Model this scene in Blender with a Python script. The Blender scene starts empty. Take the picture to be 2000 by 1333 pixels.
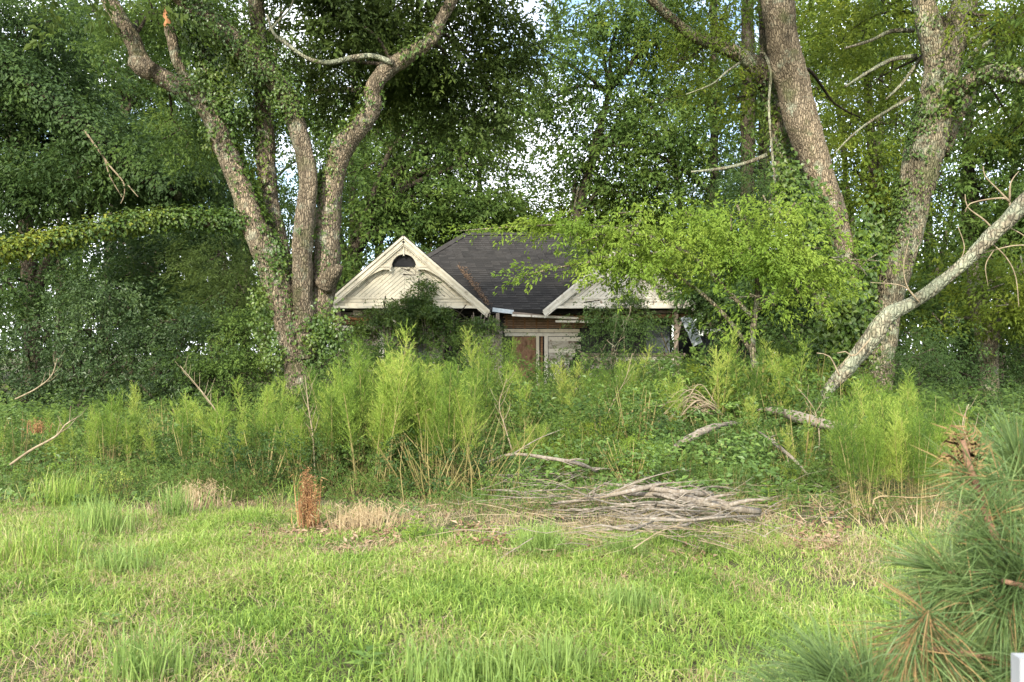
import bpy, math, random
import numpy as np
from mathutils import Vector

random.seed(7)
R = np.random.default_rng(11)
sc = bpy.context.scene
COL = sc.collection

# ------------------------------------------------------------------ camera, sky, sun, exposure
F = 1570.0                      # focal length in photograph pixels (2000 px wide)
PITCH = math.atan(23.5 / F)
EYE = 1.6
cam_d = bpy.data.cameras.new('camera')
cam = bpy.data.objects.new('camera', cam_d)
COL.objects.link(cam)
cam.location = (0, 0, EYE)
cam.rotation_euler = (math.pi / 2 + PITCH, 0, 0)
cam_d.sensor_width = 36
cam_d.lens = 36 * F / 2000
cam_d.clip_start = 0.05
cam_d.clip_end = 2000
cam_d.dof.use_dof = True
cam_d.dof.focus_distance = 16
cam_d.dof.aperture_fstop = 7.5
sc.camera = cam

SUN_EL, SUN_AZ = math.radians(30), math.radians(200)     # azimuth of the sun, clockwise from +Y
world = bpy.data.worlds.new('World')
sc.world = world
world.use_nodes = True
wn, wl = world.node_tree.nodes, world.node_tree.links
wn.clear()
w_out = wn.new('ShaderNodeOutputWorld')
w_bg = wn.new('ShaderNodeBackground')
w_bg.inputs['Strength'].default_value = 0.15
sky = wn.new('ShaderNodeTexSky')
sky.sky_type = 'NISHITA'
sky.sun_disc = False
sky.sun_elevation = SUN_EL
sky.sun_rotation = SUN_AZ
sky.air_density = 1.0
sky.dust_density = 1.5
wtc = wn.new('ShaderNodeTexCoord')
wmap = wn.new('ShaderNodeMapping')
wmap.inputs['Scale'].default_value = (1, 1, 2.2)
wnoise = wn.new('ShaderNodeTexNoise')
wnoise.inputs['Scale'].default_value = 3.2
wnoise.inputs['Detail'].default_value = 6
wnoise.inputs['Roughness'].default_value = 0.55
wramp = wn.new('ShaderNodeValToRGB')
wramp.color_ramp.elements[0].position = 0.40
wramp.color_ramp.elements[1].position = 0.56
wmix = wn.new('ShaderNodeMix')
wmix.data_type = 'RGBA'
wmix.inputs[7].default_value = (7.6, 7.9, 8.4, 1)
wl.new(wtc.outputs['Generated'], wmap.inputs['Vector'])
wl.new(wmap.outputs['Vector'], wnoise.inputs['Vector'])
wl.new(wnoise.outputs['Fac'], wramp.inputs['Fac'])
wl.new(wramp.outputs['Color'], wmix.inputs[0])
wl.new(sky.outputs['Color'], wmix.inputs[6])
wl.new(wmix.outputs[2], w_bg.inputs['Color'])
wl.new(w_bg.outputs['Background'], w_out.inputs['Surface'])

sun_d = bpy.data.lights.new('sun', 'SUN')
sun_d.energy = 2.8
sun_d.angle = math.radians(2.5)
sun_d.color = (1.0, 0.93, 0.80)
sun = bpy.data.objects.new('sun', sun_d)
COL.objects.link(sun)
sdir = Vector((math.sin(SUN_AZ) * math.cos(SUN_EL), math.cos(SUN_AZ) * math.cos(SUN_EL), math.sin(SUN_EL)))
sun.rotation_euler = sdir.to_track_quat('Z', 'Y').to_euler()

sc.render.engine = 'CYCLES'
sc.view_settings.view_transform = 'Standard'
sc.view_settings.look = 'None'
sc.view_settings.exposure = 1.5
sc.view_settings.gamma = 1
sc.view_settings.use_curve_mapping = False
sc.cycles.max_bounces = 6
sc.cycles.diffuse_bounces = 4
sc.cycles.glossy_bounces = 1
sc.cycles.transmission_bounces = 4
sc.cycles.use_adaptive_sampling = False
sc.cycles.use_denoising = True
sc.cycles.denoiser = 'OPENIMAGEDENOISE'
sc.cycles.denoising_input_passes = 'RGB_ALBEDO_NORMAL'
sc.cycles.sample_clamp_indirect = 6

# ------------------------------------------------------------------ projection helpers
cp, sp = math.cos(PITCH), math.sin(PITCH)


def P(px, py, d):
    """photograph pixel at world depth d (metres along +Y) -> point"""
    u, v = (px - 1000) / F, (666.5 - py) / F
    w = (u, cp - v * sp, sp + v * cp)
    s = d / w[1]
    return np.array([w[0] * s, d, EYE + w[2] * s])


def G(px, py, h=0.0):
    """point of the ground plane (raised by h) seen at a photograph pixel"""
    u, v = (px - 1000) / F, (666.5 - py) / F
    w = np.array((u, cp - v * sp, sp + v * cp))
    t = (h - EYE) / w[2]
    return np.array([0, 0, EYE]) + w * t


def X(px, d):
    return (px - 1000) / F * d


# ------------------------------------------------------------------ numpy noise
def _hash(i, j, k):
    n = (i * 374761393 + j * 668265263 + k * 2147483647 + 1013904223) & 0xffffffff
    n = ((n ^ (n >> 13)) * 1274126177) & 0xffffffff
    return ((n ^ (n >> 16)) & 0xffff) / 65535.0


def vnoise(p, scale=1.0, seed=0):
    p = np.asarray(p, dtype=float) * scale + seed * 17.31
    i = np.floor(p).astype(np.int64)
    f = p - i
    f = f * f * (3 - 2 * f)
    out = 0
    for a in (0, 1):
        for b in (0, 1):
            for c in (0, 1):
                w = (f[..., 0] if a else 1 - f[..., 0]) * (f[..., 1] if b else 1 - f[..., 1]) * (f[..., 2] if c else 1 - f[..., 2])
                out = out + w * _hash(i[..., 0] + a, i[..., 1] + b, i[..., 2] + c)
    return out


def n2(x, y, scale, seed=0):
    x = np.asarray(x, float); y = np.asarray(y, float)
    return vnoise(np.stack([x, y, np.zeros_like(x) + 0.5], -1), scale, seed)


# ------------------------------------------------------------------ materials
def new_mat(name):
    m = bpy.data.materials.new(name)
    m.use_nodes = True
    nt = m.node_tree
    nt.nodes.clear()
    return m, nt, nt.nodes, nt.links


def ramp(nodes, stops):
    r = nodes.new('ShaderNodeValToRGB')
    e = r.color_ramp.elements
    while len(e) < len(stops):
        e.new(0.5)
    for q, (pos, c) in zip(e, stops):
        q.position = pos
        q.color = (c[0], c[1], c[2], 1)
    return r


def leaf_mat(name, stops, trans=0.35, rough=0.6, spec=0.18, patch=0.7, patch_scale=0.9, objvar=0.0):
    """stops: colour ramp over a mix of per-leaf and per-clump randomness"""
    m, nt, N, L = new_mat(name)
    out = N.new('ShaderNodeOutputMaterial')
    geo = N.new('ShaderNodeNewGeometry')
    noi = N.new('ShaderNodeTexNoise')
    noi.inputs['Scale'].default_value = patch_scale
    noi.inputs['Detail'].default_value = 2
    L.new(geo.outputs['Position'], noi.inputs['Vector'])
    a = N.new('ShaderNodeMapRange')
    a.inputs[1].default_value = 0.3; a.inputs[2].default_value = 0.7
    a.inputs[3].default_value = 0; a.inputs[4].default_value = patch
    L.new(noi.outputs['Fac'], a.inputs[0])
    b = N.new('ShaderNodeMath'); b.operation = 'MULTIPLY'
    b.inputs[1].default_value = 1 - patch
    L.new(geo.outputs['Random Per Island'], b.inputs[0])
    c = N.new('ShaderNodeMath'); c.operation = 'ADD'
    L.new(a.outputs[0], c.inputs[0]); L.new(b.outputs[0], c.inputs[1])
    r = ramp(N, stops)
    if objvar:
        oi = N.new('ShaderNodeObjectInfo')
        c2 = N.new('ShaderNodeMath'); c2.operation = 'MULTIPLY_ADD'; c2.inputs[1].default_value = objvar
        c3 = N.new('ShaderNodeMath'); c3.operation = 'SUBTRACT'; c3.inputs[1].default_value = objvar / 2
        L.new(oi.outputs['Random'], c2.inputs[0]); L.new(c.outputs[0], c2.inputs[2]); L.new(c2.outputs[0], c3.inputs[0])
        c = c3
    L.new(c.outputs[0], r.inputs['Fac'])
    pb = N.new('ShaderNodeBsdfPrincipled')
    pb.inputs['Roughness'].default_value = rough
    pb.inputs['Specular IOR Level'].default_value = spec
    L.new(r.outputs['Color'], pb.inputs['Base Color'])
    tr = N.new('ShaderNodeBsdfTranslucent')
    hs = N.new('ShaderNodeHueSaturation')
    hs.inputs['Hue'].default_value = 0.485
    hs.inputs['Saturation'].default_value = 1.0
    hs.inputs['Value'].default_value = 1.5
    L.new(r.outputs['Color'], hs.inputs['Color'])
    L.new(hs.outputs['Color'], tr.inputs['Color'])
    mx = N.new('ShaderNodeMixShader')
    mx.inputs[0].default_value = trans
    L.new(pb.outputs[0], mx.inputs[1]); L.new(tr.outputs[0], mx.inputs[2])
    L.new(mx.outputs[0], out.inputs['Surface'])
    return m


def noise_mat(name, stops, scale=6, detail=6, rough=0.9, bump=0.3, stretch=(1, 1, 1), bscale=None, spec=0.2, dist=0.02, mix2=None):
    m, nt, N, L = new_mat(name)
    out = N.new('ShaderNodeOutputMaterial')
    tc = N.new('ShaderNodeTexCoord')
    mp = N.new('ShaderNodeMapping')
    mp.inputs['Scale'].default_value = stretch
    L.new(tc.outputs['Object'], mp.inputs['Vector'])
    no = N.new('ShaderNodeTexNoise')
    no.inputs['Scale'].default_value = scale
    no.inputs['Detail'].default_value = detail
    no.inputs['Roughness'].default_value = 0.65
    L.new(mp.outputs[0], no.inputs['Vector'])
    r = ramp(N, stops)
    L.new(no.outputs['Fac'], r.inputs['Fac'])
    pb = N.new('ShaderNodeBsdfPrincipled')
    pb.inputs['Roughness'].default_value = rough
    pb.inputs['Specular IOR Level'].default_value = spec
    col = r.outputs['Color']
    if mix2:
        s2, thr, c2 = mix2
        n3 = N.new('ShaderNodeTexNoise')
        n3.inputs['Scale'].default_value = s2
        n3.inputs['Detail'].default_value = 5
        L.new(tc.outputs['Object'], n3.inputs['Vector'])
        r3 = ramp(N, [(thr, (0, 0, 0)), (thr + 0.08, (1, 1, 1))])
        L.new(n3.outputs['Fac'], r3.inputs['Fac'])
        mm = N.new('ShaderNodeMix'); mm.data_type = 'RGBA'
        mm.inputs[7].default_value = (*c2, 1)
        L.new(r3.outputs['Color'], mm.inputs[0]); L.new(col, mm.inputs[6])
        col = mm.outputs[2]
    L.new(col, pb.inputs['Base Color'])
    if bump:
        nb = N.new('ShaderNodeTexNoise')
        nb.inputs['Scale'].default_value = bscale or scale * 2
        nb.inputs['Detail'].default_value = 6
        L.new(mp.outputs[0], nb.inputs['Vector'])
        bp = N.new('ShaderNodeBump')
        bp.inputs['Strength'].default_value = bump
        bp.inputs['Distance'].default_value = dist
        L.new(nb.outputs['Fac'], bp.inputs['Height'])
        L.new(bp.outputs['Normal'], pb.inputs['Normal'])
    L.new(pb.outputs[0], out.inputs['Surface'])
    return m


def bark_mat(name, dark, mid, light, lichen=(0.34, 0.37, 0.28), lich=0.62, vs=16):
    """scaly bark: small plates with dark cracks, pale lichen patches"""
    m, nt, N, L = new_mat(name)
    out = N.new('ShaderNodeOutputMaterial')
    tc = N.new('ShaderNodeTexCoord')
    mp = N.new('ShaderNodeMapping')
    mp.inputs['Scale'].default_value = (1.7, 1.7, 0.5)
    L.new(tc.outputs['Object'], mp.inputs['Vector'])
    wn_ = N.new('ShaderNodeTexNoise'); wn_.inputs['Scale'].default_value = 9
    wn_.inputs['Detail'].default_value = 4
    L.new(tc.outputs['Object'], wn_.inputs['Vector'])
    ad = N.new('ShaderNodeVectorMath'); ad.operation = 'MULTIPLY_ADD'
    ad.inputs[1].default_value = (0.10, 0.10, 0.10)
    L.new(wn_.outputs['Color'], ad.inputs[0]); L.new(mp.outputs[0], ad.inputs[2])
    vo = N.new('ShaderNodeTexVoronoi'); vo.feature = 'DISTANCE_TO_EDGE'
    vo.inputs['Scale'].default_value = vs
    L.new(ad.outputs[0], vo.inputs['Vector'])
    vc = N.new('ShaderNodeTexVoronoi'); vc.feature = 'F1'
    vc.inputs['Scale'].default_value = vs
    L.new(ad.outputs[0], vc.inputs['Vector'])
    sep = N.new('ShaderNodeSeparateColor')
    L.new(vc.outputs['Color'], sep.inputs[0])
    r1 = ramp(N, [(0.0, mid), (0.55, light), (1.0, mid)])
    L.new(sep.outputs[0], r1.inputs['Fac'])
    r2 = ramp(N, [(0.0, (1, 1, 1)), (0.13, (0, 0, 0))])
    L.new(vo.outputs['Distance'], r2.inputs['Fac'])
    m1 = N.new('ShaderNodeMix'); m1.data_type = 'RGBA'
    m1.inputs[7].default_value = (*dark, 1)
    L.new(r2.outputs['Color'], m1.inputs[0]); L.new(r1.outputs['Color'], m1.inputs[6])
    nl = N.new('ShaderNodeTexNoise'); nl.inputs['Scale'].default_value = 3.2
    nl.inputs['Detail'].default_value = 8; nl.inputs['Roughness'].default_value = 0.7
    L.new(tc.outputs['Object'], nl.inputs['Vector'])
    rl = ramp(N, [(lich - 0.08, (0, 0, 0)), (lich + 0.06, (0.8, 0.8, 0.8))])
    L.new(nl.outputs['Fac'], rl.inputs['Fac'])
    m2 = N.new('ShaderNodeMix'); m2.data_type = 'RGBA'
    m2.inputs[7].default_value = (*lichen, 1)
    L.new(rl.outputs['Color'], m2.inputs[0]); L.new(m1.outputs[2], m2.inputs[6])
    nd = N.new('ShaderNodeTexNoise'); nd.inputs['Scale'].default_value = 1.1
    nd.inputs['Detail'].default_value = 5
    mpd = N.new('ShaderNodeMapping'); mpd.inputs['Scale'].default_value = (1.6, 1.6, 0.45)
    L.new(tc.outputs['Object'], mpd.inputs['Vector']); L.new(mpd.outputs[0], nd.inputs['Vector'])
    rd_ = ramp(N, [(0.35, (0.50, 0.50, 0.46)), (0.50, (0.95, 0.95, 0.92)), (0.62, (1.15, 1.12, 1.05))])
    L.new(nd.outputs['Fac'], rd_.inputs['Fac'])
    m3 = N.new('ShaderNodeMix'); m3.data_type = 'RGBA'; m3.blend_type = 'MULTIPLY'
    m3.inputs[0].default_value = 1.0
    L.new(m2.outputs[2], m3.inputs[6]); L.new(rd_.outputs['Color'], m3.inputs[7])
    nm = N.new('ShaderNodeTexNoise'); nm.inputs['Scale'].default_value = 2.3; nm.inputs['Detail'].default_value = 7
    L.new(tc.outputs['Object'], nm.inputs['Vector'])
    rm = ramp(N, [(0.54, (0, 0, 0)), (0.66, (0.7, 0.7, 0.7))])
    L.new(nm.outputs['Color'], rm.inputs['Fac'])
    m4 = N.new('ShaderNodeMix'); m4.data_type = 'RGBA'
    m4.inputs[7].default_value = (0.085, 0.095, 0.04, 1)
    L.new(rm.outputs['Color'], m4.inputs[0]); L.new(m3.outputs[2], m4.inputs[6])
    m2 = m4
    pb = N.new('ShaderNodeBsdfPrincipled')
    pb.inputs['Roughness'].default_value = 0.95
    pb.inputs['Specular IOR Level'].default_value = 0.1
    L.new(m2.outputs[2], pb.inputs['Base Color'])
    bp = N.new('ShaderNodeBump'); bp.inputs['Strength'].default_value = 0.9
    bp.inputs['Distance'].default_value = 0.03
    r4 = ramp(N, [(0.0, (0, 0, 0)), (0.25, (1, 1, 1))])
    L.new(vo.outputs['Distance'], r4.inputs['Fac'])
    L.new(r4.outputs['Color'], bp.inputs['Height'])
    L.new(bp.outputs['Normal'], pb.inputs['Normal'])
    L.new(pb.outputs[0], out.inputs['Surface'])
    return m


M = {}
M['bark_tan'] = bark_mat('bark_tan', (0.055, 0.044, 0.032), (0.19, 0.152, 0.108), (0.32, 0.265, 0.19))
M['bark_grey'] = bark_mat('bark_grey', (0.05, 0.042, 0.03), (0.17, 0.145, 0.10), (0.29, 0.25, 0.175), (0.28, 0.32, 0.23), 0.58, 13)
M['bark_dark'] = bark_mat('bark_dark', (0.02, 0.018, 0.012), (0.07, 0.058, 0.042), (0.12, 0.10, 0.075), (0.13, 0.14, 0.11), 0.66)
M['bark_pale'] = bark_mat('bark_pale', (0.07, 0.06, 0.045), (0.19, 0.165, 0.12), (0.27, 0.25, 0.185), (0.27, 0.30, 0.22), 0.5, 11)
M['dead_wood'] = noise_mat('dead_wood', [(0.3, (0.11, 0.085, 0.06)), (0.55, (0.22, 0.19, 0.15)), (0.75, (0.34, 0.31, 0.27))], 9, 6, 0.9, 0.6, (3, 3, 1))
M['twig_pale'] = noise_mat('twig_pale', [(0.3, (0.15, 0.11, 0.07)), (0.6, (0.28, 0.23, 0.15)), (0.8, (0.36, 0.32, 0.24))], 12, 3, 0.9, 0)
M['raw_wood'] = noise_mat('raw_wood', [(0.3, (0.24, 0.10, 0.045)), (0.7, (0.50, 0.25, 0.12))], 5, 5, 0.9, 0.6, (6, 6, 0.7))
M['soil'] = noise_mat('soil', [(0.3, (0.035, 0.035, 0.016)), (0.5, (0.08, 0.075, 0.035)), (0.65, (0.07, 0.09, 0.03)), (0.8, (0.20, 0.15, 0.09))], 1.6, 10, 1.0, 0.6, dist=0.05, bscale=22)

# foliage; canopy shade is put into the dark and olive leaf colours
M['lf_dark'] = leaf_mat('leaf_dark', [(0.0, (0.028, 0.054, 0.017)), (0.6, (0.052, 0.096, 0.024)), (1.0, (0.095, 0.15, 0.033))], 0.32, 0.55, 0.2)
M['lf_olive'] = leaf_mat('leaf_olive', [(0.0, (0.04, 0.065, 0.018)), (0.6, (0.068, 0.105, 0.022)), (1.0, (0.11, 0.15, 0.028))], 0.35)
M['lf_mid'] = leaf_mat('leaf_mid', [(0.0, (0.04, 0.078, 0.018)), (0.5, (0.08, 0.135, 0.028)), (1.0, (0.15, 0.215, 0.04))], 0.38)
M['lf_yellow'] = leaf_mat('leaf_yellow_green', [(0.0, (0.06, 0.10, 0.015)), (0.5, (0.11, 0.16, 0.02)), (1.0, (0.21, 0.25, 0.03))], 0.42)
M['lf_bright'] = leaf_mat('leaf_bright', [(0.0, (0.10, 0.18, 0.025)), (0.5, (0.165, 0.25, 0.035)), (1.0, (0.27, 0.35, 0.06))], 0.42)
M['lf_ivy'] = leaf_mat('leaf_ivy', [(0.0, (0.035, 0.075, 0.014)), (0.5, (0.065, 0.115, 0.018)), (1.0, (0.12, 0.16, 0.022))], 0.25, 0.42, 0.4, 0.6, 1.5)
M['lf_ivy_sun_tint'] = leaf_mat('leaf_ivy_sun_tint', [(0.0, (0.08, 0.12, 0.012)), (0.5, (0.14, 0.18, 0.018)), (1.0, (0.25, 0.25, 0.025))], 0.3, 0.5, 0.3, 0.55, 2.0)  # sunlit copy of the ivy leaf, the light put into its colour
M['lf_shrub'] = leaf_mat('leaf_shrub', [(0.0, (0.030, 0.056, 0.020)), (0.6, (0.055, 0.095, 0.028)), (1.0, (0.10, 0.15, 0.04))], 0.25, 0.45, 0.3)
M['lf_cover'] = leaf_mat('leaf_cover', [(0.0, (0.05, 0.095, 0.024)), (0.5, (0.09, 0.16, 0.032)), (0.85, (0.16, 0.25, 0.05)), (1.0, (0.24, 0.28, 0.07))], 0.35, 0.45, 0.4, 0.55, 1.4)
M['fennel'] = leaf_mat('fennel_green', [(0.0, (0.06, 0.115, 0.022)), (0.35, (0.135, 0.22, 0.032)), (0.7, (0.25, 0.35, 0.058)), (1.0, (0.37, 0.41, 0.10))], 0.4, 0.6, 0.2, 0.4, 2.2, 0.85)
M['fennel_dry'] = leaf_mat('fennel_dry', [(0.0, (0.18, 0.13, 0.06)), (1.0, (0.34, 0.27, 0.12))], 0.3, 0.7, 0.1)
M['stem_tan'] = leaf_mat('stem_tan', [(0.0, (0.14, 0.13, 0.04)), (0.6, (0.24, 0.20, 0.08)), (1.0, (0.32, 0.27, 0.12))], 0.05, 0.7, 0.2, 0.3)
M['grass'] = leaf_mat('grass_blades', [(0.0, (0.06, 0.12, 0.022)), (0.30, (0.14, 0.23, 0.04)), (0.56, (0.23, 0.34, 0.06)), (0.72, (0.32, 0.39, 0.10)), (0.86, (0.41, 0.37, 0.18)), (1.0, (0.50, 0.42, 0.28))], 0.35, 0.5, 0.3, 0.45, 1.1)
M['grass_blue'] = leaf_mat('grass_blue_green', [(0.0, (0.12, 0.20, 0.05)), (1.0, (0.27, 0.37, 0.10))], 0.35, 0.5, 0.3, 0.4, 2)
M['straw'] = leaf_mat('straw', [(0.0, (0.22, 0.155, 0.08)), (0.6, (0.36, 0.28, 0.16)), (1.0, (0.48, 0.40, 0.27))], 0.2, 0.7, 0.2, 0.3)
M['rust_leaf'] = leaf_mat('rust_leaf', [(0.0, (0.13, 0.065, 0.035)), (0.6, (0.27, 0.145, 0.065)), (1.0, (0.40, 0.27, 0.13))], 0.2, 0.8, 0.1, 0.3)
M['litter'] = leaf_mat('leaf_litter', [(0.0, (0.12, 0.07, 0.04)), (0.6, (0.27, 0.18, 0.11)), (1.0, (0.42, 0.33, 0.24))], 0.1, 0.8, 0.1, 0.4, 3)
M['needle'] = leaf_mat('pine_needle', [(0.0, (0.06, 0.10, 0.035)), (0.6, (0.12, 0.19, 0.06)), (1.0, (0.22, 0.29, 0.11))], 0.25, 0.45, 0.35, 0.4, 6)
M['needle_dry'] = leaf_mat('pine_needle_dry', [(0.0, (0.15, 0.09, 0.045)), (1.0, (0.34, 0.24, 0.10))], 0.2, 0.6, 0.2, 0.3, 6)
M['bark_pine'] = noise_mat('bark_pine', [(0.3, (0.09, 0.05, 0.03)), (0.7, (0.26, 0.16, 0.10))], 60, 5, 0.9, 0.7, dist=0.004)

# house
M['paint_cream'] = noise_mat('paint_cream', [(0.30, (0.36, 0.31, 0.22)), (0.42, (0.66, 0.60, 0.46)), (0.7, (0.76, 0.70, 0.55))], 3.5, 8, 0.75, 0.0, (1, 1, 1), 30, 0.25, 0.004, (9, 0.66, (0.30, 0.25, 0.17)))
M['paint_white'] = noise_mat('paint_white', [(0.30, (0.40, 0.37, 0.31)), (0.45, (0.67, 0.63, 0.53)), (0.7, (0.78, 0.74, 0.65))], 4, 8, 0.7, 0.0, (1, 1, 1), 30, 0.3, 0.004, (8, 0.62, (0.28, 0.22, 0.15)))
M['wood_grey'] = noise_mat('wood_grey', [(0.3, (0.13, 0.10, 0.08)), (0.6, (0.30, 0.25, 0.20)), (0.8, (0.42, 0.36, 0.30))], 4, 8, 0.9, 0.5, (1, 1, 8), 20, 0.1, 0.01)
M['wood_brown'] = noise_mat('wood_brown', [(0.3, (0.14, 0.075, 0.04)), (0.7, (0.36, 0.21, 0.12))], 5, 8, 0.9, 0.5, (1, 1, 7), 20, 0.1, 0.01)
M['plywood'] = noise_mat('plywood', [(0.35, (0.13, 0.07, 0.04)), (0.5, (0.30, 0.18, 0.11)), (0.65, (0.19, 0.10, 0.06))], 3.2, 3, 0.8, 0.2, (2.2, 1, 0.8), 10, 0.2, 0.004)
M['lath'] = noise_mat('lath', [(0.3, (0.22, 0.13, 0.08)), (0.7, (0.44, 0.30, 0.19))], 6, 5, 0.9, 0.3, (1, 1, 5))
M['shingle'] = noise_mat('shingle', [(0.3, (0.020, 0.019, 0.018)), (0.6, (0.036, 0.034, 0.032)), (0.8, (0.06, 0.057, 0.054))], 2.3, 10, 0.95, 0.5, (1, 1, 1), 90, 0.15, 0.005)
M['shingle_worn'] = noise_mat('shingle_worn', [(0.3, (0.026, 0.024, 0.022)), (0.7, (0.050, 0.047, 0.044))], 5, 10, 0.95, 0.5, (1, 1, 1), 90, 0.15, 0.005)
M['tar_shade'] = noise_mat('tar_and_shade', [(0.3, (0.020, 0.020, 0.021)), (0.7, (0.05, 0.05, 0.052))], 2, 5, 0.85, 0.3)  # black sheeting colour, also painted as the shade inside openings
M['siding'] = noise_mat('siding', [(0.3, (0.25, 0.22, 0.17)), (0.6, (0.55, 0.52, 0.44))], 4, 8, 0.85, 0.3, (1, 1, 3), 25, 0.2, 0.005, (5, 0.55, (0.16, 0.12, 0.09)))
M['brick'] = noise_mat('brick_red', [(0.3, (0.20, 0.07, 0.045)), (0.7, (0.36, 0.15, 0.10))], 12, 5, 0.9, 0.4)
M['metal_pale'] = noise_mat('metal_pale', [(0.35, (0.38, 0.44, 0.47)), (0.7, (0.62, 0.68, 0.70))], 5, 6, 0.5, 0.1, mix2=(6, 0.62, (0.25, 0.2, 0.15)))
M['glass_dull'] = noise_mat('dusty_glass', [(0.3, (0.07, 0.08, 0.09)), (0.7, (0.20, 0.22, 0.24))], 2, 5, 0.25, 0.05, spec=0.6)
M['post_white'] = noise_mat('post_white', [(0.3, (0.24, 0.25, 0.26)), (0.7, (0.30, 0.31, 0.32))], 8, 5, 0.6, 0.1)


# ------------------------------------------------------------------ mesh builder
class MB:
    """collects vertices, quads and triangles as arrays, with a material index each"""
    def __init__(self):
        self.v, self.q, self.t, self.qm, self.tm = [], [], [], [], []
        self.n = 0

    def add(self, v, q=None, t=None, m=0):
        v = np.asarray(v, float).reshape(-1, 3)
        if q is not None and len(q):
            q = np.asarray(q, np.int64).reshape(-1, 4)
            self.q.append(q + self.n); self.qm.append(np.full(len(q), m, np.int32))
        if t is not None and len(t):
            t = np.asarray(t, np.int64).reshape(-1, 3)
            self.t.append(t + self.n); self.tm.append(np.full(len(t), m, np.int32))
        self.v.append(v)
        self.n += len(v)

    def build(self, name, mats, origin=(0, 0, 0), smooth=False):
        me = bpy.data.meshes.new(name)
        v = np.concatenate(self.v) if self.v else np.zeros((0, 3))
        v = v - np.asarray(origin, float)
        q = np.concatenate(self.q) if self.q else np.zeros((0, 4), np.int64)
        t = np.concatenate(self.t) if self.t else np.zeros((0, 3), np.int64)
        mi = np.concatenate((self.qm or [np.zeros(0, np.int32)]) + (self.tm or [np.zeros(0, np.int32)]))
        nq, nt_ = len(q), len(t)
        me.vertices.add(len(v))
        me.vertices.foreach_set('co', v.astype(np.float32).ravel())
        me.loops.add(nq * 4 + nt_ * 3)
        me.loops.foreach_set('vertex_index', np.concatenate([q.ravel(), t.ravel()]).astype(np.int32))
        me.polygons.add(nq + nt_)
        starts = np.concatenate([np.arange(nq) * 4, nq * 4 + np.arange(nt_) * 3]).astype(np.int32)
        me.polygons.foreach_set('loop_start', starts)
        me.polygons.foreach_set('material_index', mi.astype(np.int32))
        me.polygons.foreach_set('use_smooth', np.full(nq + nt_, smooth))
        for m in (mats if isinstance(mats, (list, tuple)) else [mats]):
            me.materials.append(M[m] if isinstance(m, str) else m)
        me.update(calc_edges=True)
        return me


def link(name, me, parent=None, loc=None, rot=None):
    o = bpy.data.objects.new(name, me)
    COL.objects.link(o)
    if parent is not None:
        o.parent = parent
    if loc is not None:
        o.location = loc
    if rot is not None:
        o.rotation_euler = rot
    return o


def tag(o, label=None, cat=None, group=None, kind=None):
    if label: o['label'] = label
    if cat: o['category'] = cat
    if group: o['group'] = group
    if kind: o['kind'] = kind
    return o


def empty(name, loc, label, cat, group=None):
    o = bpy.data.objects.new(name, None)
    o.empty_display_size = 0.2
    COL.objects.link(o)
    o.location = loc
    return tag(o, label, cat, group)


def copy_tree(o, loc, rotz=0, scale=1.0, label=None, group=None):
    c = o.copy()
    COL.objects.link(c)
    c.location = loc
    c.rotation_euler = (0, 0, rotz)
    c.scale = (scale,) * 3
    if label: c['label'] = label
    if group: c['group'] = group
    for ch in list(o.children):
        k = ch.copy(); COL.objects.link(k); k.parent = c
        for g in list(ch.children):
            e = g.copy(); COL.objects.link(e); e.parent = k
    return c


# ------------------------------------------------------------------ shapes
def box(mb, a, b, m=0):
    x0, y0, z0 = a; x1, y1, z1 = b
    v = [(x0, y0, z0), (x1, y0, z0), (x1, y1, z0), (x0, y1, z0), (x0, y0, z1), (x1, y0, z1), (x1, y1, z1), (x0, y1, z1)]
    mb.add(v, [(0, 3, 2, 1), (4, 5, 6, 7), (0, 1, 5, 4), (1, 2, 6, 5), (2, 3, 7, 6), (3, 0, 4, 7)], m=m)


def beam(mb, p0, p1, w, t, up=(0, -1, 0), m=0):
    """board from p0 to p1: width w (in the plane), thickness t along 'up'"""
    p0 = np.asarray(p0, float); p1 = np.asarray(p1, float)
    d = p1 - p0; L = np.linalg.norm(d); d /= L
    u = np.asarray(up, float); u = u - d * np.dot(u, d); u /= np.linalg.norm(u)
    s = np.cross(d, u)
    v = []
    for c in (p0, p1):
        for a, b in ((-1, -1), (1, -1), (1, 1), (-1, 1)):
            v.append(c + s * a * w / 2 + u * b * t / 2)
    mb.add(v, [(0, 1, 2, 3), (7, 6, 5, 4), (0, 4, 5, 1), (1, 5, 6, 2), (2, 6, 7, 3), (3, 7, 4, 0)], m=m)


def resample(pts, rad, step):
    pts = np.asarray(pts, float); rad = np.asarray(rad, float)
    n = len(pts)
    if n == 2:
        L = np.linalg.norm(pts[1] - pts[0]); k = max(2, int(L / step) + 1)
        t = np.linspace(0, 1, k)[:, None]
        return pts[0] * (1 - t) + pts[1] * t, rad[0] * (1 - t[:, 0]) + rad[1] * t[:, 0]
    P0 = np.vstack([2 * pts[0] - pts[1], pts, 2 * pts[-1] - pts[-2]])
    out, ro = [], []
    for i in range(n - 1):
        a, b, c, d = P0[i], P0[i + 1], P0[i + 2], P0[i + 3]
        k = max(2, int(np.linalg.norm(c - b) / step) + 1)
        t = np.linspace(0, 1, k, endpoint=(i == n - 2))[:, None]
        out.append(0.5 * (2 * b + (c - a) * t + (2 * a - 5 * b + 4 * c - d) * t ** 2 + (-a + 3 * b - 3 * c + d) * t ** 3))
        ts = t[:, 0]; ts = ts * ts * (3 - 2 * ts)
        ro.append(rad[i] * (1 - ts) + rad[i + 1] * ts)
    return np.vstack(out), np.concatenate(ro)


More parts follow.
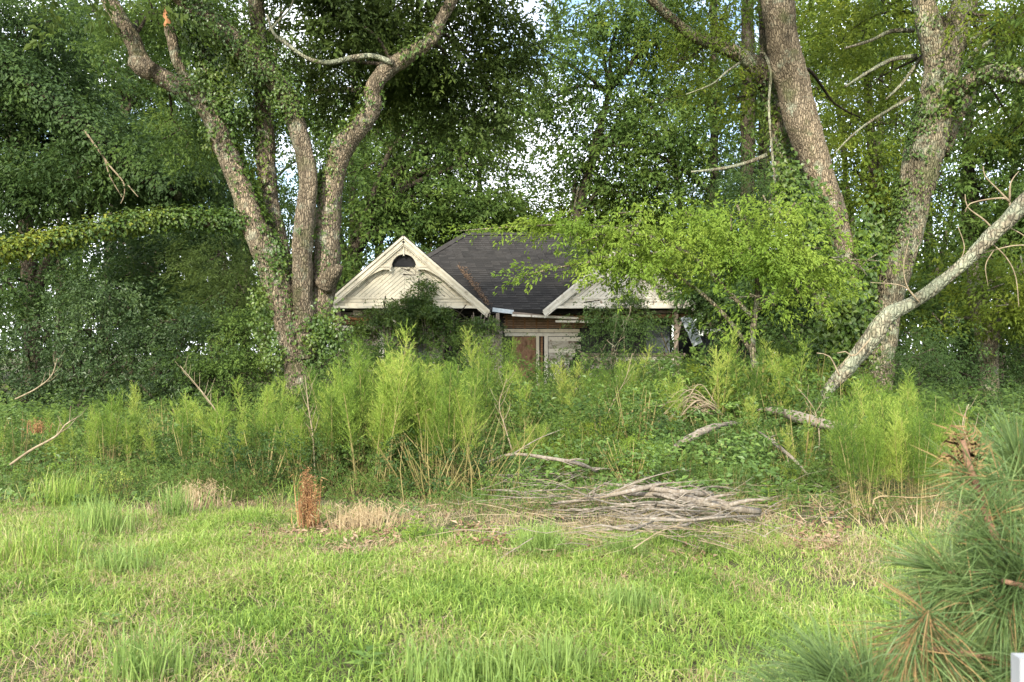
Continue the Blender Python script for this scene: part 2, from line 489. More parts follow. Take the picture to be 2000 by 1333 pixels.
def frames(c):
    t = np.gradient(c, axis=0)
    t /= np.linalg.norm(t, axis=1)[:, None] + 1e-12
    u = np.zeros_like(t)
    ref = np.array([0, 1.0, 0]) if abs(t[0][1]) < 0.9 else np.array([1.0, 0, 0])
    prev = ref - t[0] * np.dot(ref, t[0]); prev /= np.linalg.norm(prev)
    for i in range(len(c)):
        prev = prev - t[i] * np.dot(prev, t[i]); prev /= np.linalg.norm(prev) + 1e-12
        u[i] = prev
    return t, u, np.cross(t, u)


def tube(mb, pts, rad, sides=8, step=0.3, m=0, rough=0.0, lump=0.0, cap=True, ridges=0):
    c, r = resample(pts, rad, step)
    t, u, w = frames(c)
    th = np.arange(sides) * 2 * math.pi / sides
    ct, st = np.cos(th), np.sin(th)
    rr = r[:, None] * np.ones(sides)
    dirv = u[:, None, :] * ct[None, :, None] + w[:, None, :] * st[None, :, None]
    base = c[:, None, :] + dirv * rr[..., None]
    if lump:
        rr = rr * (1 + lump * (vnoise(base, 1.7, 3) - 0.5) * 2 + lump * 0.6 * (vnoise(base, 4.5, 5) - 0.5) * 2)
    if rough:
        sc_ = base * np.array([1, 1, 0.28])
        nn = np.abs(vnoise(sc_, 15, 1) - 0.5) * 2 + 0.5 * (np.abs(vnoise(base * np.array([1, 1, 0.5]), 30, 2) - 0.5) * 2)
        rr = rr + rough * (nn - 0.6)
    v = c[:, None, :] + dirv * rr[..., None]
    k = len(c)
    i = np.arange(k - 1)[:, None] * sides
    j = np.arange(sides)[None, :]
    jn = (j + 1) % sides
    q = np.stack([i + j, i + jn, i + sides + jn, i + sides + j], -1).reshape(-1, 4)
    vv = v.reshape(-1, 3)
    tri = []
    if cap:
        vv = np.vstack([vv, c[-1:], c[:1]])
        e = (k - 1) * sides
        for a in range(sides):
            tri.append((e + a, e + (a + 1) % sides, k * sides))
            tri.append(((a + 1) % sides, a, k * sides + 1))
    mb.add(vv, q, tri, m)
    return c, r, t, u, w


# ---- leaves
def rot_basis(n, tilt, axis_z=None):
    """n random frames: leaf direction d, normal nn (mostly up, tilted by ~tilt radians)"""
    a = R.uniform(0, 2 * math.pi, n)
    ti = np.abs(R.normal(0, tilt, n)); ta = R.uniform(0, 2 * math.pi, n)
    nn = np.stack([np.sin(ti) * np.cos(ta), np.sin(ti) * np.sin(ta), np.cos(ti)], -1)
    d = np.stack([np.cos(a), np.sin(a), np.zeros(n)], -1)
    d = d - nn * np.sum(d * nn, -1)[:, None]
    d /= np.linalg.norm(d, axis=1)[:, None]
    return d, nn


def leaves(mb, pos, d, nn, length, width, fold=0.25, m=0):
    """rhombic folded leaves (two triangles each) from stalk point pos"""
    n = len(pos)
    s = np.cross(nn, d)
    L = np.broadcast_to(np.asarray(length, float), (n,))[:, None]
    W = np.broadcast_to(np.asarray(width, float), (n,))[:, None]
    v = np.empty((n, 4, 3))
    v[:, 0] = pos
    mid = pos + d * L * 0.42
    v[:, 1] = mid + s * W * 0.5 + nn * W * fold
    v[:, 2] = pos + d * L - nn * L * 0.10
    v[:, 3] = mid - s * W * 0.5 + nn * W * fold
    q = np.arange(n * 4).reshape(n, 4)
    mb.add(v.reshape(-1, 3), q, m=m)


def spray_template(k, leaf=0.10, wid=0.045, length=0.55, tilt=0.6, seed=0):
    """one leafy twig lying roughly along +x: arrays of leaf pos, dir, normal, len, wid"""
    r = np.random.default_rng(100 + seed)
    s = r.uniform(0.1, 1.0, k)
    side = r.choice([-1, 1], k)
    pos = np.stack([s * length, side * r.uniform(0, 0.16, k) * (1.1 - s), r.normal(0, 0.03, k) - 0.10 * s * s], -1)
    ang = side * r.uniform(0.4, 1.3, k) * (1.15 - s * 0.6)
    d = np.stack([np.cos(ang), np.sin(ang), r.normal(-0.25, 0.3, k)], -1)
    d /= np.linalg.norm(d, axis=1)[:, None]
    nn = np.stack([r.normal(0, tilt, k), r.normal(0, tilt, k), np.ones(k)], -1)
    nn -= d * np.sum(nn * d, -1)[:, None]
    nn /= np.linalg.norm(nn, axis=1)[:, None]
    return pos, d, nn, leaf * r.uniform(0.65, 1.25, k), wid * r.uniform(0.7, 1.2, k)


TEMPL = {}


def sprays(mb, centres, scale, kind='tree', m=0, outward=None, droop=0.35):
    """put one spray at each centre with its own heading, tilt and size"""
    if kind not in TEMPL:
        cfg = {'tree': (16, 0.105, 0.05, 0.55, 0.6), 'fine': (22, 0.07, 0.03, 0.5, 0.6), 'shrub': (14, 0.075, 0.045, 0.35, 0.7),
               'bright': (17, 0.105, 0.048, 0.55, 0.45), 'cedar': (24, 0.12, 0.018, 0.5, 0.9)}[kind]
        TEMPL[kind] = [spray_template(*cfg, seed=i) for i in range(9)]
    T = TEMPL[kind]
    n = len(centres)
    scale = np.broadcast_to(np.asarray(scale, float), (n,))
    which = R.integers(0, len(T), n)
    for k, (pos, d, nn, le, wi) in enumerate(T):
        idx = np.where(which == k)[0]
        if not len(idx):
            continue
        c = centres[idx]; s = scale[idx] * R.uniform(0.75, 1.25, len(idx))
        az = R.uniform(0, 2 * math.pi, len(idx))
        if outward is not None:
            o = outward[idx]
            az = np.arctan2(o[:, 1], o[:, 0]) + R.normal(0, 0.7, len(idx))
        pit = R.normal(droop, 0.35, len(idx)); rol = R.normal(0, 0.45, len(idx))
        ca, sa = np.cos(az), np.sin(az); cb, sb = np.cos(pit), np.sin(pit); cg, sg = np.cos(rol), np.sin(rol)
        Rm = np.empty((len(idx), 3, 3))
        Rm[:, 0, 0] = ca * cb; Rm[:, 0, 1] = ca * sb * sg - sa * cg; Rm[:, 0, 2] = ca * sb * cg + sa * sg
        Rm[:, 1, 0] = sa * cb; Rm[:, 1, 1] = sa * sb * sg + ca * cg; Rm[:, 1, 2] = sa * sb * cg - ca * sg
        Rm[:, 2, 0] = -sb; Rm[:, 2, 1] = cb * sg; Rm[:, 2, 2] = cb * cg
        rp = lambda a: np.einsum('nij,kj->nki', Rm, a)
        pp = (rp(pos) * s[:, None, None] + c[:, None, :]).reshape(-1, 3)
        leaves(mb, pp, rp(d).reshape(-1, 3), rp(nn).reshape(-1, 3), (s[:, None] * le[None]).ravel(), (s[:, None] * wi[None]).ravel(), m=m)


def clump_points(c, ax, n, nsub, spread=0.42, flat=0.55):
    """n points gathered in nsub flattened sub-clumps inside an ellipsoid"""
    u = R.normal(0, 1, (nsub, 3)); u /= np.linalg.norm(u, axis=1)[:, None]
    rr = R.uniform(0.15, 1.0, nsub) ** 0.5
    sub = u * rr[:, None] * ax
    w = R.uniform(0.3, 1.0, nsub); w /= w.sum()
    which = R.choice(nsub, n, p=w)
    sz = spread * R.uniform(0.7, 1.5, nsub)
    off = R.normal(0, 1, (n, 3)) * np.array([1, 1, flat]) * sz[which][:, None]
    return c + sub[which] + off, c + sub, off


def add_crown(mb, clusters, kind='tree', m=0, mtwig=1, twigs=True, size=1.0, spread=.40):
    """clusters: (px, py, d, rx_px, ry_px, depth_m, tau)"""
    for (px, py, d, rx, ry, rd, tau) in clusters:
        c = P(px, py, d)
        k = d / F
        a, b = rx * k, ry * k
        s = size * max(0.75, (d / 20.0)) ** 0.85
        n = int(tau * (1.5 if kind in ('tree', 'cedar') else 1.2) * math.pi * a * b / (0.030 * s * s))
        nsub = max(3, int(1.5 * a * b / (0.4 * s * s)) + 2)
        pts, subs, off = clump_points(c, np.array([a, rd, b]), n, nsub, spread * s)
        sprays(mb, pts, s, kind, m, outward=off)
        if twigs:
            for q in subs[:: 1 if len(subs) < 40 else 2]:
                midp = (c + q) / 2 + R.normal(0, 0.15, 3) * s
                tube(mb, [c + R.normal(0, .2, 3), midp, q], [0.022 * s, 0.014 * s, 0.005 * s], 4, 0.5, m=mtwig, cap=False)


def limb_to(mb, p0, p1, r0, r1, sag=0.12, m=0, sides=7, rough=0.0):
    p0 = np.asarray(p0, float); p1 = np.asarray(p1, float)
    L = np.linalg.norm(p1 - p0)
    k1 = p0 * 0.66 + p1 * 0.34 + R.normal(0, 0.06, 3) * L + np.array([0, 0, sag * L])
    k2 = p0 * 0.33 + p1 * 0.67 + R.normal(0, 0.06, 3) * L + np.array([0, 0, sag * 0.8 * L])
    return tube(mb, [p0, k1, k2, p1], [r0, r0 * .75, r0 * .45 + r1 * .3, r1], sides, 0.35, m=m, lump=0.1)


def pxpath(pts, d):
    """[(px,py,rpx[,depth])] -> points, radii"""
    o, r = [], []
    for p in pts:
        dd = p[3] if len(p) > 3 else d
        o.append(P(p[0], p[1], dd)); r.append(p[2] * dd / F)
    return np.array(o), np.array(r)


# ================================================================== ground
def hgt(x, y):
    x = np.asarray(x, float); y = np.asarray(y, float)
    f = np.clip((y - 6.5) / 5, 0, 1)
    return 0.10 * (n2(x, y, 0.5, 1) - 0.5) + 0.04 * (n2(x, y, 1.9, 2) - 0.5) + f * 0.12 * (n2(x, y, 0.8, 4) - 0.3)


gx = np.concatenate([np.linspace(-600, -26, 14), np.linspace(-24, 24, 121), np.linspace(26, 600, 14)])
gy = np.concatenate([np.linspace(-300, -3, 10), np.linspace(-2, 44, 120), np.linspace(46, 900, 18)])
XX, YY = np.meshgrid(gx, gy)
ZZ = hgt(XX, YY)
gb = MB()
w_, h_ = len(gx), len(gy)
ii = np.arange(h_ - 1)[:, None] * w_; jj = np.arange(w_ - 1)[None, :]
gb.add(np.stack([XX, YY, ZZ], -1).reshape(-1, 3), np.stack([ii + jj, ii + jj + 1, ii + w_ + jj + 1, ii + w_ + jj], -1).reshape(-1, 4))
tag(link('ground', gb.build('ground', 'soil', smooth=True)), 'earth ground under the grass and undergrowth', 'ground', kind='structure')

# ================================================================== house
HO = np.array([0.04, 27.0, 0.0])
house = empty('abandoned_house', tuple(HO), 'derelict cream house with two gables and dark shingle roof swallowed by greenery', 'house')


def hpart(name, mb, mats, parent=house, smooth=False):
    """house part; vertices given in world space, the parent's origin is the house's"""
    return link(name, mb.build(name, mats, HO, smooth), parent)


SLOPE_RUN, RISE, EAVE_Z, EAVE_Y = 4.07, 3.14, 3.05, 27.0
XL, XR = -5.85, 5.93
RZ, RY = EAVE_Z + RISE, EAVE_Y + SLOPE_RUN
BY = RY + SLOPE_RUN
rb = MB()
A0, A1, A2, A3 = (XL, EAVE_Y, EAVE_Z), (XR, EAVE_Y, EAVE_Z), (XR, BY, EAVE_Z), (XL, BY, EAVE_Z)
B0, B1 = (XL + SLOPE_RUN, RY, RZ), (XR - SLOPE_RUN, RY, RZ)
rb.add([A0, A1, B1, B0], [(0, 1, 2, 3)])
rb.add([A2, A3, B0, B1], [(0, 1, 2, 3)])
rb.add([A3, A0, B0], t=[(0, 1, 2)])
rb.add([A1, A2, B1], t=[(0, 1, 2)])
rb.add([tuple(np.array(p) - (0, 0, 0.12)) for p in (A0, A1, A2, A3)], [(3, 2, 1, 0)])
for p, q in ((A0, A1), (A1, A2), (A2, A3), (A3, A0)):
    p_, q_ = np.array(p), np.array(q)
    rb.add([p_ - (0, 0, .12), q_ - (0, 0, .12), q_, p_], [(0, 1, 2, 3)])
roof = hpart('roof', rb, 'shingle')

# shingle tabs of the front slope: nearest visible ones singly, the rest joined
sl = math.hypot(SLOPE_RUN, RISE)
uy, uz = SLOPE_RUN / sl, RISE / sl
EXP_, TW = 0.143, 0.305
tabs = []
for r_ in range(int(sl / EXP_)):
    s0 = r_ * EXP_
    inset = (s0 + EXP_) * SLOPE_RUN / sl
    x = XL + inset + (0.15 if r_ % 2 else 0.0)
    while x < XR - inset - TW:
        yy, zz = EAVE_Y + uy * s0, EAVE_Z + uz * s0
        px_, py_ = 1000 + x / yy * F, 690 - (zz - EYE) / yy * F
        inL = py_ > 462 + abs(px_ - 790) * 0.863 and px_ < 955
        inR = py_ > 475 + abs(px_ - 1215) * 0.863
        vis = (not inL) and (not inR) and 850 < px_ < 1150
        tabs.append((x, s0, vis))
        x += TW


def tab_mesh(seed):
    rr = random.Random(seed)
    t = MB()
    w = TW - 0.012
    lo, hi = 0.014 + rr.uniform(0, 0.006), 0.004
    s1 = EXP_ + 0.01
    pts = []
    for s_, th_ in ((0.0, lo), (s1, hi)):
        for x_ in (0, w):
            b_ = np.array([x_, uy * s_, uz * s_])
            n_ = np.array([0, -uz, uy])
            pts += [b_ + n_ * 0.001, b_ + n_ * th_]
    # order: 0 lowL,1 topL,2 lowR,3 topR,4 lowL2,5 topL2,6 lowR2,7 topR2
    t.add(pts, [(1, 3, 7, 5), (0, 2, 3, 1), (0, 1, 5, 4), (2, 6, 7, 3)])
    return t, pts


tab_me = []
for s_ in range(4):
    tm, _ = tab_mesh(s_)
    tab_me.append(tm.build('shingle', 'shingle' if s_ % 2 else 'shingle_worn'))
visible = [t for t in tabs if t[2]][:298]
vis_set = set((round(t[0], 3), round(t[1], 3)) for t in visible)
rest = MB()
for x, s0, _ in tabs:
    o_ = np.array([x, EAVE_Y + uy * s0, EAVE_Z + uz * s0])
    jit = np.array([random.uniform(-.004, .004), 0, random.uniform(0, .004)])
    if (round(x, 3), round(s0, 3)) in vis_set:
        link('shingle', random.choice(tab_me), roof, tuple(o_ + jit - HO))
    else:
        _, pts = tab_mesh(random.randint(0, 9))
        rest.add(np.array(pts) + o_ + jit, [(1, 3, 7, 5), (0, 2, 3, 1), (0, 1, 5, 4), (2, 6, 7, 3)], m=random.randint(0, 1))
rs = hpart('shingle_field', rest, ['shingle', 'shingle_worn'], roof)
rs['kind'] = 'stuff'
hip = MB()
for a_, b_ in ((A0, B0), (A1, B1), (B0, B1)):
    beam(hip, np.array(a_) + (0, 0, .02), np.array(b_) + (0, 0, .02), 0.24, 0.03, up=(0, -.6, 1))
hpart('ridge_cap', hip, 'shingle_worn', roof)

# body walls, a solid box; its dark colour stands for the unlit interior
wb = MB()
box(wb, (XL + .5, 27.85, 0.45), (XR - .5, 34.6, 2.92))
hpart('wall', wb, 'tar_shade')
fb = MB()
box(fb, (XL + .4, 26.5, 0.2), (XR - .4, 27.84, 0.5))
hpart('porch_floor', fb, 'wood_grey')


def gable(cx, hw, apex, base, y0, paint):
    g = link('gable', None, house, tuple(np.array([cx, y0, base]) - HO))
    g.empty_display_size = 0.1
    O = np.array([cx, y0, base])
    m = (apex - base) / hw

    def gp(name, mb, mat):
        return link(name, mb.build(name, mat, (0, 0, 0)), g)
    A = apex - base
    # roof planes running back into the main roof
    rp_ = MB()
    for s in (-1, 1):
        t_ = 0.09
        a = [(0, -0.30, A + 0.03), (s * (hw + .12), -0.30, -0.12 * m + 0.03), (s * (hw + .12), 3.6, -0.12 * m + 0.03), (0, 3.6, A + 0.03)]
        b = [(x_, y_, z_ - t_) for x_, y_, z_ in a]
        q = [(0, 1, 2, 3), (7, 6, 5, 4), (0, 4, 5, 1), (1, 5, 6, 2), (3, 2, 6, 7)]
        if s > 0:
            q = [tuple(reversed(f)) for f in q]
        rp_.add(a + b, q)
    gp('gable_roof', rp_, 'shingle')
    # rake boards: broad board, crown moulding and thin inner bead on each side
    for s in (-1, 1):
        for (off, w, yy, t_) in ((0.125, 0.17, -0.27, 0.04), (0.045, 0.07, -0.31, 0.05), (0.235, 0.035, -0.255, 0.03)):
            rk = MB()
            v = off * math.hypot(1, m)
            beam(rk, (s * 0.004, yy, A - v), (s * (hw + .10 - off * .2), yy, A - v - (hw + .10 - off * .2) * m), w, t_, up=(0, -1, 0))
            gp('rake_board', rk, paint)
    # chevron boarding, parallel to the rakes
    pv, zb = 0.145, 0.36
    k = 0
    while A - 0.12 - k * pv > zb + .05:
        for s in (-1, 1):
            z1, z2 = A - 0.12 - k * pv, max(zb, A - 0.12 - (k + 1) * pv + 0.014)
            yo = -0.022 - random.uniform(0, 0.006)
            p = [(s * .003, z1), (s * .003, z2), (s * (z2 - zb) / m, zb), (s * (z1 - zb) / m, zb)]
            v = [(a, yo, b) for a, b in p] + [(a, 0.0, b) for a, b in p]
            q = [(0, 1, 2, 3), (0, 4, 5, 1), (1, 5, 6, 2), (2, 6, 7, 3), (3, 7, 4, 0)]
            if s > 0:
                q = [tuple(reversed(f)) for f in q]
            pl = MB(); pl.add(v, q)
            gp('plank', pl, paint)
        k += 1
    # horizontal boards under the chevron
    for z1, z2, yo in ((0.05, 0.17, -.03), (0.18, 0.275, -.024), (0.285, 0.355, -.05)):
        hb = MB()
        box(hb, (-(A - z1) / m + .08, yo, z1), ((A - z1) / m - .08, 0.0, z2))
        gp('plank', hb, paint)
    cb = MB(); box(cb, (-hw + .16, -0.26, -0.035), (hw - .16, 0.0, 0.045)); gp('cornice', cb, paint)
    bk = MB()
    bk.add([(-hw, .01, 0), (hw, .01, 0), (0, .01, A - 0.02), (-hw, .06, 0), (hw, .06, 0), (0, .06, A - 0.02)], t=[(0, 1, 2), (5, 4, 3)])
    gp('backing', bk, 'tar_shade')
    # half-round attic vent, a dark disc painted for the unlit opening
    vt = MB()
    th = np.linspace(0, math.pi, 17)
    rv = 0.40
    tie = A - 1.01
    ring = [(rv * math.cos(t_), -.045, tie + rv * math.sin(t_)) for t_ in th]
    vt.add([(0, -.045, tie)] + ring, t=[(0, i + 1, i + 2) for i in range(16)])
    gp('vent', vt, 'tar_shade')

    # fretwork truss hung in front of the boarding
    def strip(name, xs, top, bot, ya, yb):
        sb = MB()
        n = len(xs)
        v = []
        for x_, a, b in zip(xs, top, bot):
            v += [(x_, ya, a), (x_, ya, b), (x_, yb, a), (x_, yb, b)]
        q = []
        for i in range(n - 1):
            o, p = 4 * i, 4 * i + 4
            q += [(o, o + 1, p + 1, p), (o + 2, p + 2, p + 3, o + 3), (o, p, p + 2, o + 2), (o + 1, o + 3, p + 3, p + 1)]
        q += [(0, 2, 3, 1), (4 * n - 4, 4 * n - 3, 4 * n - 1, 4 * n - 2)]
        sb.add(v, q)
        return gp(name, sb, paint)
    inner = lambda x_: A - 0.29 - m * abs(x_)
    xs = np.linspace(-.82, .82, 61)
    top = [max(inner(x_), tie) for x_ in xs]
    bot = [min(tie + math.sqrt(max(rv ** 2 - x_ * x_, 0)) if abs(x_) < rv else tie, inner(x_)) for x_ in xs]
    strip('fretwork_panel', xs, top, bot, -0.20, -0.175)
    for s in (-1, 1):
        xs = np.linspace(.46, 1.52, 24)
        top = [min(tie - .02, inner(x_) + .02) for x_ in xs]
        bot = [min(tie - .06 - .55 * ((x_ - .46) / 1.04) ** 1.6, t_ - .085) for x_, t_ in zip(xs, top)]
        if s < 0:
            strip('bracket', [-x_ for x_ in xs][::-1], top[::-1], bot[::-1], -0.22, -0.16)
        else:
            strip('bracket', xs, top, bot, -0.22, -0.16)
        pe = MB()
        tube(pe, [(s * .44, -.2, tie + .05), (s * .44, -.2, tie - .06), (s * .44, -.2, tie - .10), (s * .44, -.2, tie - .16)], [.03, .045, .025, .04], 8, .03)
        gp('pendant', pe, paint)
        tb = MB(); beam(tb, (s * .38, -.215, tie), (s * .92, -.215, tie), .05, .05); gp('tie_beam', tb, paint)
        en = MB(); tube(en, [(s * 1.50, -.23, A - .29 - 1.50 * m - .05), (s * 1.50, -.15, A - .29 - 1.5 * m - .05)], [.05, .05], 10, .1)
        gp('scroll', en, paint)
        for i in range(8):
            xx_ = 0.10 + i * 0.09
            zz_ = inner(xx_) - .075
            if abs(xx_) < rv and zz_ - .05 < tie + math.sqrt(rv ** 2 - xx_ ** 2):
                continue
            ti = MB(); beam(ti, (s * (xx_ - .03), -.208, zz_ + .03 * m), (s * (xx_ + .03), -.208, zz_ - .03 * m), .07, .016)
            gp('scale_tile', ti, paint)
    kp = MB(); beam(kp, (0, -.215, A - .30), (0, -.215, tie + rv - .06), .045, .05); gp('king_post', kp, paint)
    return g


gable(-3.545, 2.72, 5.45, 3.10, 26.5, 'paint_cream')
gable(3.63, 2.52, 5.20, 3.10, 26.5, 'paint_white')

WY = 27.82


def wz(py, y=WY):
    return EYE + (690 - py) / F * y


def board(name, pa, pb, w_px, y, mat, t=0.03, roll=0.0):
    b_ = MB()
    beam(b_, P(pa[0], pa[1], y), P(pb[0], pb[1], y + roll), w_px * y / F, t)
    return hpart(name, b_, mat)


def panel(name, x0, y0, x1, y1, y, mat, t=0.03):
    b_ = MB()
    box(b_, (X(x0, y), y - t, wz(y1, y)), (X(x1, y), y, wz(y0, y)))
    return hpart(name, b_, mat)


# frieze of bare laths and studs, trim, boarded door, clapboards
for i in range(8):
    py = 616 + i * 3.2
    panel('lath', 984 + random.uniform(-3, 3), py, 1142 + random.uniform(-8, 6), py + 2.1, 27.76, 'lath', .012)
for px in (988, 1001, 1023, 1046, 1068, 1092, 1120):
    panel('stud', px, 613, px + 3.4, 642, 27.71, 'wood_brown', .05)
panel('trim_board', 984, 643, 1132, 650, 27.76, 'paint_cream', .06)
panel('trim_board', 986, 651, 1128, 657, 27.74, 'paint_white', .03)
door = panel('door', 1000, 658, 1046, 772, 27.78, 'plywood', .05)
for px in (1003, 1040):
    panel('door_batten', px, 660, px + 3, 770, 27.72, 'wood_brown', .03)
panel('door_trim', 1047, 657, 1053, 775, 27.74, 'paint_cream', .06)
panel('door_trim', 1056, 657, 1060, 775, 27.76, 'wood_brown', .05)
panel('door_trim', 1063, 657, 1070, 775, 27.73, 'paint_white', .06)
for i in range(13):
    py = 658 + i * 7.6
    cpx = 1128 if i < 5 else 1112
    pl = MB()
    a, b = X(1071, 27.78), X(cpx + random.uniform(-7, 9), 27.78)
    z1, z0 = wz(py, 27.78), wz(py + 8.4, 27.78)
    dz = random.uniform(-.01, .01)
    pl.add([(a, 27.76, z1), (b, 27.76, z1 + dz), (b, 27.735, z0 + dz), (a, 27.735, z0), (a, 27.78, z1), (b, 27.78, z1 + dz), (b, 27.78, z0 + dz), (a, 27.78, z0)],
           [(3, 2, 1, 0), (3, 7, 6, 2), (0, 1, 5, 4), (1, 2, 6, 5), (0, 4, 7, 3)])
    hpart('clapboard', pl, 'siding' if i % 3 else 'paint_white')
for i in range(20):
    py = 640 + i * 7.2
    for a, b in ((905, 984),):
        panel('clapboard', a, py, b + random.uniform(-4, 0), py + 6.4, 27.77, 'siding', .025)
# left wall boards and window
for i in range(20):
    py = 640 + i * 7.2
    panel('clapboard', 668, py, 808 + random.uniform(-3, 3), py + 6.4, 27.77, 'siding', .025)
win = panel('window', 808, 648, 868, 742, 27.79, 'wood_grey', .05)
wpane = MB(); box(wpane, (X(816, 27.72), 27.715, wz(735, 27.72)), (X(861, 27.72), 27.73, wz(655, 27.72)))
hpart('pane', wpane, 'glass_dull', win)
for px0, px1 in ((808, 815), (834, 837), (861, 868)):
    f_ = MB(); box(f_, (X(px0, 27.7), 27.66, wz(742, 27.7)), (X(px1, 27.7), 27.71, wz(648, 27.7))); hpart('frame', f_, 'wood_grey', win)
panel('curtain', 838, 660, 858, 735, 27.70, 'paint_white', .005)

# torn porch ceiling and beams under the left gable
board('soffit_board', (652, 601), (800, 608), 9, 26.7, 'wood_grey', .04, .8)
board('soffit_board', (690, 612), (812, 604), 10, 26.9, 'paint_cream', .04, .5)
board('beam', (656, 618), (742, 616), 14, 27.0, 'wood_grey', .10)
board('rotten_beam', (650, 629), (724, 631), 9, 26.8, 'wood_brown', .12, .2)
board('rotten_beam', (676, 621), (730, 626), 5, 26.7, 'raw_wood', .08, .2)
board('beam', (650, 640), (690, 643), 10, 26.65, 'paint_white', .06)
board('beam', (712, 640), (750, 637), 9, 26.65, 'paint_cream', .06)
board('broken_board', (765, 624), (788, 638), 4, 25.7, 'paint_white', .03)
board('porch_post', (745, 604), (747, 770), 9, 26.6, 'paint_white', .12)
board('porch_post', (972, 612), (974, 770), 7, 26.6, 'wood_grey', .12)
board('porch_post', (1320, 604), (1322, 775), 8, 26.6, 'wood_grey', .12)
board('porch_post', (662, 604), (664, 775), 8, 26.6, 'wood_grey', .12)
# fascia and sagging gutter boards along the eave
board('fascia', (962, 605), (1003, 610), 8, 26.93, 'metal_pale', .04)
board('fascia', (1001, 612), (1176, 629), 5.5, 26.9, 'wood_grey', .05)
board('fascia', (1000, 616), (1130, 622), 4, 26.8, 'paint_white', .03)
board('fascia', (1122, 621), (1352, 617), 7, 26.85, 'wood_brown', .05)
board('fascia', (1085, 628), (1178, 629), 4, 26.75, 'paint_white', .03)
board('broken_board', (1160, 611), (1350, 609), 5, 26.75, 'wood_grey', .04)
board('hanging_panel', (1338, 618), (1363, 673), 20, 26.3, 'metal_pale', .02)
board('broken_board', (1318, 680), (1330, 628), 4, 26.2, 'wood_grey', .04)
w2 = panel('window', 1185, 640, 1240, 742, 27.82, 'tar_shade', .02)
w3 = MB(); box(w3, (X(1262, 27.78), 27.76, wz(690)), (X(1308, 27.78), 27.79, wz(636))); hpart('boarded_panel', w3, 'glass_dull')
for i in range(8):
    panel('clapboard', 1132, 690 + i * 8, 1335 + random.uniform(-12, 8), 696.8 + i * 8, 27.77, 'siding' if i % 2 else 'wood_grey', .03)

shed = empty('side_shed', tuple(P(1430, 760, 28)), 'low dark shed with a pale strip at its roof right of the house', 'shed')
sb_ = MB(); box(sb_, (X(1366, 28.5), 28.5, 0.1), (X(1470, 28.5), 32, 2.2)); link('wall', sb_.build('wall', 'tar_shade', tuple(shed.location)), shed)
sb_ = MB(); beam(sb_, P(1372, 648, 28.3), P(1470, 642, 28.3), .16, .06); link('roof_edge', sb_.build('roof_edge', 'paint_white', tuple(shed.location)), shed)

# leaf litter caught in the valley beside the left gable
lb = MB()
n = 750
t = R.uniform(0, 1, n)
base_ = np.outer(1 - t, P(893, 520, 28.4)) + np.outer(t, P(952, 597, 27.15))
base_ += np.stack([np.abs(R.normal(0, .10, n)), R.uniform(-.25, .3, n), R.normal(0, .03, n)], -1)
d_, n_ = rot_basis(n, 0.7)
leaves(lb, base_, d_, n_, R.uniform(.04, .08, n), .03)
tag(link('roof_litter', lb.build('roof_litter', 'litter')), 'rusty dead leaves caught in the roof valley beside the left gable', 'dead leaves', kind='stuff')
# ================================================================== trees
def ivy_on(mb, pts, rad, n, size=0.09, thick=0.06, side=None, thr=0.0, m=0, seed=1, t0=0.0, t1=1.0):
    """leaves hugging a limb; side: preferred direction; thr: patchiness 0..1"""
    c, r = resample(pts, rad, 0.12)
    k = len(c)
    i = (R.uniform(t0, t1, n) * (k - 1)).astype(int)
    dv = R.normal(0, 1, (n, 3))
    if side is not None:
        dv += np.asarray(side, float)
    t = np.gradient(c, axis=0); t /= np.linalg.norm(t, axis=1)[:, None]
    dv -= t[i] * np.sum(dv * t[i], 1)[:, None]
    dv /= np.linalg.norm(dv, axis=1)[:, None]
    base = c[i] + t[i] * R.normal(0, 0.08, n)[:, None]
    pos = base + dv * (r[i] + thick * np.abs(R.normal(0, 0.7, n)))[:, None]
    if thr > 0:
        keep = vnoise(pos, 1.6, seed) * 0.6 + vnoise(pos, 5, seed + 3) * 0.4 > thr
        pos, dv = pos[keep], dv[keep]
    n = len(pos)
    # leaves hang, faces turned outwards and up
    nn = dv + np.array([0, 0, 0.5]) + R.normal(0, 0.35, (n, 3)); nn /= np.linalg.norm(nn, axis=1)[:, None]
    d = np.array([0, 0, -1.0]) + R.normal(0, 0.45, (n, 3)) + dv * 0.25
    d -= nn * np.sum(d * nn, 1)[:, None]; d /= np.linalg.norm(d, axis=1)[:, None]
    leaves(mb, pos, d, nn, size * R.uniform(.6, 1.25, n), size * 0.8 * R.uniform(.7, 1.2, n), 0.12, m)


def stem_obj(name, pts, rad, mat, parent, origin, sides=30, step=0.045, rough=0.022, lump=0.10):
    mb = MB()
    tube(mb, pts, rad, sides, step, rough=rough, lump=lump)
    return link(name, mb.build(name, mat, origin, True), parent)


